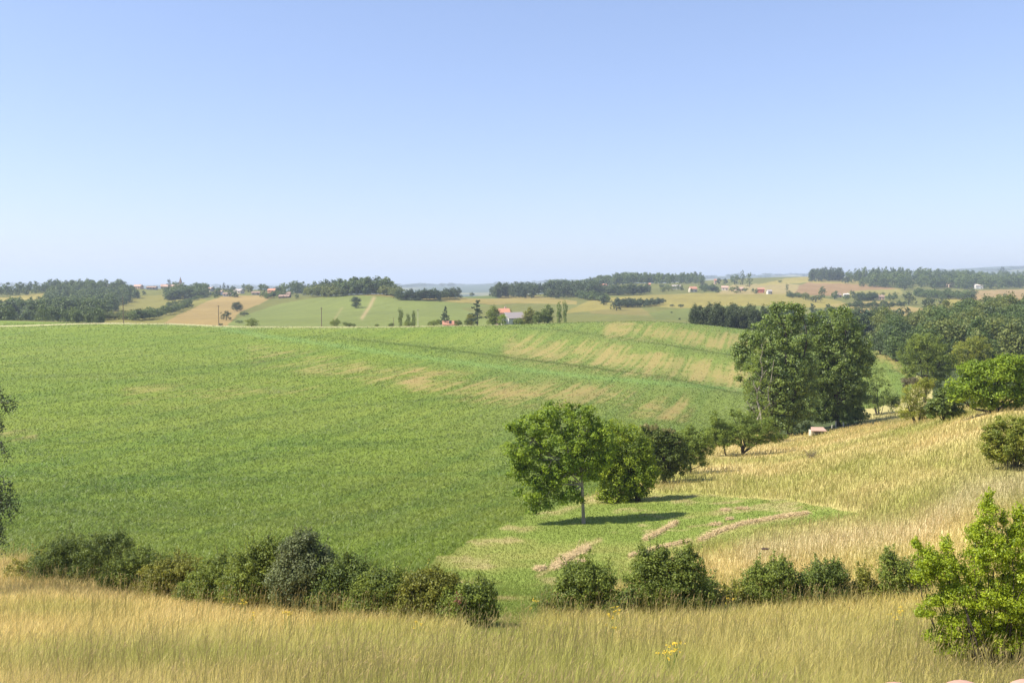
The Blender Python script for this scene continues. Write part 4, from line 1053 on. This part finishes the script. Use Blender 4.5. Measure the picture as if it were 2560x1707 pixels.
def house(name, label, cat, base, w_, dp, hw, hr, rot, wall, roof, wins=3, chim=True, group=None, openside=False):
    o = thing(name, base, label, cat, group); o.rotation_euler = (0, 0, rot)
    x, y = w_ / 2, dp / 2
    V = np.array([(-x,-y,-1.5),(x,-y,-1.5),(x,y,-1.5),(-x,y,-1.5),(-x,-y,hw),(x,-y,hw),(x,y,hw),(-x,y,hw),(-x,0,hw+hr),(x,0,hw+hr)])
    build("wall", V, [np.array([(0,1,5,4),(2,3,7,6)]), np.array([(1,2,6,9,5),(3,0,4,8,7)])], WALL[wall], o)
    e, th = .45, .18; sx = x + e; sl_ = hr / y; ey = y + e; ez = hw - e * sl_ + .04
    V, Q = [], []
    for s in (-1, 1):
        b = len(V)
        for z_ in (0, th):
            V += [(-sx, s * ey, ez + z_), (sx, s * ey, ez + z_), (sx, 0, hw + hr + .04 + z_), (-sx, 0, hw + hr + .04 + z_)]
        Q += [tuple(b + k for k in f) for f in ((0,1,2,3),(4,7,6,5),(0,4,5,1),(0,3,7,4),(1,5,6,2))]
    r_ = build("roof", np.array(V), np.array(Q), ROOF[roof], o)
    if chim:
        V, Q = box(x * .4, x * .4 + .7, -.35 + y * .2, .35 + y * .2, hw + hr * .4, hw + hr + .9); build("chimney", V, Q, WALL[wall], r_)
    for k in range(wins):
        cx = -x + w_ * (k + .7) / (wins + .4)
        for fl in range(2 if hw > 4.6 else 1):
            z0 = .9 + fl * 2.6
            V, Q = box(cx - .5, cx + .5, -y - .04, -y + .02, z0, z0 + 1.3); build("window", V, Q, DARK, o)
    V, Q = box(x * .55, x * .55 + 1.0, -y - .04, -y + .02, 0, 2.1)
    build("door", V, Q, DOOR, o)
    V, Q = box(-x - .04, -x + .02, -.5, .5, 1.1, 2.3); build("window", V, Q, DARK, o)
    return o

def buildings():
    L = [ # px, base py, width px, wall px, roof px, dist, rot deg, wall, roof, windows, label
     (266,716,22,5,4,None,5,'stone','brown',2,"brown roofed house half hidden behind the hillside wood"),
     (346,722,24,6,4,None,-12,'pink','pink',3,"pink walled house at the end of the wood on the village hill"),
     (380,724,28,5,3,None,4,'grey','brown',3,"long grey house with brown roof left of the church"),
     (412,722,22,6,5,None,20,'stone','pink',2,"pink roofed house beside the church"),
     (518,728,30,6,3,None,-6,'cream','pink',4,"wide cream house with pale tiles right of the church"),
     (500,726,18,6,3,None,14,'pink','pink',2,"smaller pale tiled house behind the wide cream one"),
     (548,738,22,8,3,None,-15,'white','pink',2,"white walled house with shallow pink roof in the village"),
     (569,741,26,6,3,None,8,'white','brown',3,"low white house with brown roof below the white walled one"),
     (598,734,26,7,4,None,-25,'cream','grey',2,"cream gabled house with grey roof in the village"),
     (640,737,24,5,3,None,6,'stone','brown',2,"low brown roofed house left of the salmon coloured one"),
     (681,737,24,11,4,None,-10,'salmon','orange',2,"salmon coloured house with orange roof above the green hill"),
     (712,739,34,4,5,None,8,'brown','brown',1,"long dark barn right of the salmon coloured house"),
     (712,745,32,4,4,None,-4,'brown','brown',1,"brown open barn lowest on the slope below the salmon house"),
     (752,733,10,5,3,None,0,'cream','pink',1,"tiny cream house at the edge of the hill wood"),
     (1473,718,26,7,4,None,-8,'white','orange',4,"large white house with orange roof below the wooded hill"),
     (1503,720,33,6,4,None,6,'pink','orange',4,"long pink house with orange roof right of the large white one"),
     (1590,732,20,7,5,None,10,'grey','grey',2,"grey walled house in front of dark trees"),
     (1622,716,10,5,3,None,-10,'red','orange',1,"little orange house at the wood's edge"),
     (1690,723,26,7,3,None,-12,'white','grey',3,"white house with grey roof standing alone at the field edge"),
     (1732,730,22,8,5,None,14,'cream','orange',2,"cream house with orange roof right of the lone white one"),
     (1812,726,20,7,4,None,-14,'cream','pink',2,"cream gabled house near the red barn"),
     (1848,727,24,5,4,None,4,'pink','pink',3,"low pink roofed house between the cream gabled one and the red barn"),
     (1902,732,20,9,3,None,-10,'red','red',1,"bright red barn at the foot of the tan slope"),
     (1923,735,14,7,3,None,12,'white','grey',1,"little white cottage right of the red barn"),
     (1788,711,7,10,3,None,0,'pink','orange',1,"narrow pink tower house with orange roof"),
     (2092,743,24,5,4,None,5,'stone','brown',2,"long brown roofed farmhouse right of the tall round tree"),
     (2115,742,16,6,2,None,-5,'white','pale',2,"white low building beside the brown roofed farmhouse"),
     (2200,749,22,7,4,None,-12,'pink','brown',1,"pink walled farmhouse above the dotted hedge"),
     (2376,718,20,6,5,None,10,'pink','brown',2,"brown roofed house in the skyline wood"),
     (2446,722,22,8,3,None,-8,'white','pale',2,"pale low house at the lower edge of the skyline wood"),
    ]
    for px, py, wp, hp, rp, d, rot, wl, rf, nw, label in L:
        p = hit(px, py, 380, 2600); k = p.y / F
        house("village_house" if 'barn' not in label else "barn", label, "house" if 'barn' not in label else "barn", p, wp * k * .8, min(wp * k * .6, 9), hp * k, rp * k, R(rot), wl, rf, nw, 'barn' not in label)
    # farm on the crest
    p = gp(1256, 372); k = p.y / F
    house("farmhouse", "farmhouse with bright orange roof and pale wall behind the crest trees", "house", p, 30 * k, 5.5, at(1256, 781, p.y).z - p.z, 9 * k, R(12), 'pink', 'orange', 3)
    p = gp(1283, 361)
    house("farm_shed", "long grey roofed shed with white gable end on the crest", "shed", p, 8.5, 5.2, at(1283, 794, p.y).z - p.z, 2.0, R(38), 'white', 'grey', 2, False)
    p = gp(1126, 350)
    house("outbuilding", "low outbuilding with red tiled roof between conifer and round tree", "shed", p, 5.5, 3.4, .7, 1.2, R(4), 'cream', 'red', 1, False)
    # church
    p = hit(430, 723, 380, 2000); k = p.y / F
    o = thing("church", p, "village church with pointed spire and long tiled nave", "church")
    x, y, hw, hr = 9, 3.5, 7 * k, 4 * k
    V = np.array([(-x,-y,-2),(x,-y,-2),(x,y,-2),(-x,y,-2),(-x,-y,hw),(x,-y,hw),(x,y,hw),(-x,y,hw),(-x,0,hw+hr),(x,0,hw+hr)])
    build("nave", V, [np.array([(0,1,5,4),(2,3,7,6)]), np.array([(1,2,6,9,5),(3,0,4,8,7)])], WALL['stone'], o)
    V = np.array([(-x-.4,-y-.4,hw-.3),(x,-y-.4,hw-.3),(x,0,hw+hr+.15),(-x-.4,0,hw+hr+.15),(x,y+.4,hw-.3),(-x-.4,y+.4,hw-.3)])
    build("roof", V, np.array([(0,1,2,3),(3,2,4,5)]), ROOF['pink'], o)
    V, Q = box(x + .01, x + 2.8, -1.4, 1.4, -2, 16 * k); tw = build("tower", V, Q, WALL['stone'], o)
    for zz in (10 * k, 13 * k):
        V, Q = box(x + 1.0, x + 1.8, -1.45, -1.35, zz, zz + 1.6); build("window", V, Q, DARK, tw)
    V = np.array([(x-.1,-1.5,16*k),(x+2.9,-1.5,16*k),(x+2.9,1.5,16*k),(x-.1,1.5,16*k),(x+1.4,0,31*k)])
    build("spire", V, np.array([(0,1,4),(1,2,4),(2,3,4),(3,0,4)]), ROOF['brown'], o)
    # water tower on the skyline
    p = hit(533, 728, 380, 2000); k = p.y / F
    o = thing("water_tower", p, "thin mast with a small round head on the village skyline", "tower")
    V, Q = tubes([(np.array([(0,0,-1),(0,0,8*k)]), np.array([.35,.35]))], 8); build("column", V, Q, WALL['grey'], o)
    V, Q = tubes([(np.array([(0,0,8*k),(0,0,9*k),(0,0,12*k),(0,0,12.5*k)]), np.array([.4,1.1,1.1,.2]))], 8); build("tank", V, Q, WALL['grey'], o)
    # little stone shelter by the poplars
    p = hit(2044, 1087)
    k = p.y / F * .92
    o = thing("stone_shelter", p, "small low shelter with pale slab roof under the poplars", "shelter"); o.rotation_euler = (0, 0, R(-6))
    V, Q = box(-20*k, -16*k, -.5, .9, -.3, 12*k); build("side_wall", V, Q, WALL['cream'], o)
    V, Q = box(-16*k+.01, 17*k, .6, .9, -.3, 11*k); build("back_wall", V, Q, WALL['grey'], o)
    V = np.array([(-21*k,-.75,12.1*k),(21*k,-.75,12.1*k),(19*k,1.0,17*k),(-14*k,1.0,17*k)]); V = np.concatenate([V, V + np.array([0, 0, .09])])
    build("roof", V, np.array([(3,2,1,0),(4,5,6,7),(0,1,5,4),(1,2,6,5),(2,3,7,6),(3,0,4,7)]), ROOF['pink'], o)
buildings()

# ------------------------------------------------------------------ poles, posts, swaths, flowers and the tiled edge
WOODP = plain_mat("pole_wood", (.17, .13, .09), .85, .2, 5, stretch=(1, 1, .1))
POSTM = plain_mat("post_pale", (.50, .46, .36), .85, .25, 6)
INS = plain_mat("insulator", (.45, .47, .48), .3, .1, 3, spec=.5)
def poles():
    G = "utility poles along the crest of the green field"
    for px, top, wd, dd, label in ((309,741,.16,336,"dark wooden utility pole standing before the hillside wood"), (547,763,.16,343,"brown wooden utility pole standing before the tan slope"),
                            (804,768,.17,343,"grey wooden utility pole standing before the green hill"), (1045,773,.08,346,"very thin pale utility pole right of the cypresses")):
        p = gp(px, dd); h = at(px, top, p.y).z - p.z
        o = thing("utility_pole", p, label, "utility pole", G)
        V, Q = tubes([(np.array([(0,0,-.5),(0,0,h*.5),(.02,0,h)]), np.array([wd, wd*.85, wd*.7]))], 8); build("pole", V, Q, WOODP if wd > .1 else POSTM, o, smooth_shade=True)
        V, Q = box(-.5, .5, -wd-.06, -wd+.03, h - .45, h - .33); build("crossarm", V, Q, WOODP, o)
        for s in (-.42, .42):
            V, Q = tubes([(np.array([(s,-wd,h-.33),(s,-wd,h-.15)]), np.array([.05,.04]))], 6); build("insulator", V, Q, INS, o)
    p = gp(984, 349); V, Q = tubes([(np.array([(0,0,-.3),(0,0,3.5),(0,0,3.52)]), np.array([.09,.08,.01]))], 6)
    tag(build("wooden_post", V, Q, WOODP, loc=p), "short plain wooden post beside the little bush on the crest", "post")
    G = "pale posts in a row under the broad poplar"
    for px, py, hp, label in ((2080,1070,8,"shortest pale post at the near end of the row"), (2089,1071,19,"tallest pale post of the row"), (2098,1066,12,"pale post next to the tallest one"), (2108,1068,13,"pale post in the middle of the row"), (2118,1064,10,"pale post second from the dark bush"), (2127,1063,10,"thin pale post nearest the dark bush")):
        p = hit(px, py); k = p.y / F; V, Q = tubes([(np.array([(0,0,-.2),(.01,0,hp*k*.6),(.02,0,hp*k),(.02,0,hp*k+.02)]), np.array([.10,.09,.085,.01]))], 7)
        tag(build("fence_post", V, Q, POSTM, loc=p), label, "post", G)
poles()

def swaths():
    g = np.random.default_rng(91)
    items = [([(1380,1420),(1425,1392),(1470,1368)], 13, 1500, "long straw swath on the mown grass before the pale trunked walnut"), ([(1340,1424),(1362,1420)], 7, 300, "small heap of straw at the lower end of the long swath"),
             ([(1612,1348),(1650,1330),(1690,1306)], 8, 700, "straw swath crossing the edge of the walnut's shadow"), ([(1575,1390),(1650,1368),(1725,1353)], 5, 600, "thin straw swath just above the hedge's upright shoots"),
             ([(1750,1350),(1800,1328),(1860,1308),(1940,1294),(2018,1283)], 7, 1900, "longest straw swath along the tall grass edge"), ([(1780,1313),(1800,1310)], 6, 200, "straw heap at the tip of the walnut's shadow"),
             ([(1805,1276),(1822,1275)], 5, 160, "straw patch on the grass, nearer the dark tree's shadow"), ([(1845,1273),(1868,1272)], 5, 200, "straw patch on the grass, farther from the dark tree's shadow"), ([(1440,1404),(1470,1405)], 6, 200, "straw patch directly above the loose open shrub"), ([(1818,1299),(1830,1298)], 4, 100, "tiny straw patch between the shadow tip and the longest swath")]
    for pts, wd, n, label in items:
        pts = np.array(pts, float); seg = np.hypot(*np.diff(pts, axis=0).T); cum = np.concatenate([[0], np.cumsum(seg)])
        n = n * 3; s = g.uniform(0, cum[-1], n); x = np.interp(s, cum, pts[:, 0]); y = np.interp(s, cum, pts[:, 1])
        mid = hit(float(pts[:, 0].mean()), float(pts[:, 1].mean()))
        knots = [hit(a, b) for a, b in pts]
        X = np.interp(s, cum, [q.x for q in knots]); Y = np.interp(s, cum, [q.y for q in knots])
        wm = wd * .42 * mid.y / F; loose = g.uniform(0, 1, n) < .25; wm = np.where(loose, wm * 2.4, wm); g_keep = vnoise(s / 9, s * 0, int(pts[0][0])) + g.uniform(-.3, .3, n) > .10
        X = X + g.normal(size=n) * wm * .5; Y = Y + g.normal(size=n) * wm * 2.0
        Z = ground_z(X, Y) + .03 + np.abs(g.normal(size=n)) * .028
        P = (np.stack([X, Y, Z], -1) - np.array(mid))[g_keep]; n = len(P)
        N = unit(g.normal(size=(n, 3)) * .4 + np.array([0, 0, 1]))
        V, Fq = leaf_mesh(P, N, .46, .055, g)
        tag(build("straw_swath", V, Fq, M['straw'], loc=mid), label, "straw", "straw swaths on the mown grass")
    # dark flat stone
    p = hit(1912, 1398); V, Q = tubes([(np.array([(-.21,0,.52),(-.15,0,.525),(0,0,.53),(.12,0,.53),(.27,0,.54)]), np.array([.005,.04,.05,.035,.005]))], 8); V[:, 1] *= 2.5
    tag(build("flat_stone", V, Q, plain_mat("stone_dark", (.06,.04,.03), .9, .2, 6), loc=p), "small flat dark brown stone showing in the dry grass", "stone")
swaths()

def flowers():
    g = np.random.default_rng(33)
    PETAL = plain_mat("petal_yellow", (.52, .36, .03), .7, .1, 20); STEM = plain_mat("flower_stem", (.12, .18, .04), .8, .2, 20)
    G = "yellow wild flowers in the meadow"
    S = [(559,1532,3,"small yellow flower head right under the bushy hedge shrub"), (601,1545,5,"yellow flower cluster in front of the bushy hedge shrub"), (636,1582,3,"small yellow flowers out in the grass left of the other pair"), (714,1582,5,"yellow flower cluster below the silvery topped shrub"),
         (1045,1602,3,"faint yellow flowers below the pale hedge shrub"), (1335,1552,4,"flat yellow flower head in the hedge gap"), (1535,1575,10,"largest yellow flower cluster below the loose open shrub"), (1520,1618,3,"few yellow flowers under the largest cluster"), (1668,1695,12,"tall yellow flower cluster closest to the frame's bottom edge"), (1818,1538,4,"yellow flowers at the foot of the low light green shrub"), (2245,1580,8,"yellow flower cluster left of the bright lime shrub")]
    for px, py, n, label in S:
        p = hit(px, py + 14)
        o = thing("yellow_flower", p, label, "flower", G)
        ps, hd = [], []
        for _ in range(n):
            a = np.array([g.normal() * .05, g.normal() * .05, -.05]); e = a + np.array([g.normal() * .09, g.normal() * .08, g.uniform(.55, .85)])
            ps.append(bend(a, e, .006, .004, .02, 4, g))
            hd.append(e + g.normal(size=(9, 3)) * np.array([.025, .025, .015]))
        V, Q = tubes(ps, 4); build("stem", V, Q, STEM, o)
        P = np.concatenate(hd); V, Q = leaf_mesh(P, unit(g.normal(size=P.shape) * .5 + np.array([0, -.3, 1])), .034, .9, g); build("petals", V, Q, PETAL, o)
    # bare twiggy shrub in the far meadow
    p = hit(2028, 1146); ps = []
    for _ in range(60):
        a = np.array([g.normal() * .25, g.normal() * .2, 0]); e = a + np.array([g.normal() * .5, g.normal() * .3, g.uniform(.3, 1.0)])
        ps.append(bend(a, e, .014, .005, .05, 4, g))
    V, Q = tubes(ps, 4); tag(build("twiggy_shrub", V, Q, M['bark'], loc=p), "low bare twiggy shrub alone in the upper meadow", "shrub")
flowers()

def tiles():
    CL = plain_mat("clay_tile", (.40, .24, .175), .85, .12, 14)
    o = thing("tiled_roof", at(2400, 1698, 2.0), "pale pink clay tile ends of a roof edge at the very bottom", "roof")
    ang = np.linspace(0, math.pi, 17)
    for k in (-2, -1, 0, 1, 2):
        px = 2400 + k * 165; top = {-1: 1703, 0: 1698, 1: 1695}.get(k, 1712)
        a = at(px, top, 2.0) - o.location
        r0, r1 = .074, .062
        V = []
        for (dy, dz, r_) in ((0, 0, r0), (-1.1, .30, r0 * .92)):
            for rr in (r_, r_ - .013):
                V += [(a.x + math.cos(q) * rr, a.y + dy, a.z + dz - r_ + math.sin(q) * rr) for q in ang]
        n = len(ang); Q = []
        for i in range(n - 1):
            Q += [(i, i + 1, 2*n + i + 1, 2*n + i), (n + i + 1, n + i, 3*n + i, 3*n + i + 1), (i + 1, i, n + i, n + i + 1)]
        build("tile", np.array(V), np.array(Q), CL, o, smooth_shade=False)
    V, Q = box(-1.2, 1.2, -1.2, -.02, -.16, -.10); V[:, 2] += np.where(V[:, 1] < -.5, .30, 0); build("roof_deck", V, Q, CL, o)
tiles()

# ------------------------------------------------------------------ air
def air():
    zlo = float(GV[:, 2].min()) - 1.5; zhi = max(float(GV[:, 2].max()) + 30, CZ + 10)
    V, Q = box(-46500, 46500, -20, 30400, zlo, zhi)
    m, n, l = mat_new("haze_air")
    v = n.new("ShaderNodeVolumePrincipled")
    v.inputs["Color"].default_value = (.76, .86, .98, 1); v.inputs["Density"].default_value = .00016
    v.inputs["Anisotropy"].default_value = .1
    o = n.new("ShaderNodeOutputMaterial"); l.new(v.outputs[0], o.inputs["Volume"])
    tag(build("haze", V, Q, m), "thin bluish summer haze over the far hills", "haze", kind="stuff")
air()
print("objects", len(SC.objects), "ground z", GV[:, 2].min(), GV[:, 2].max())
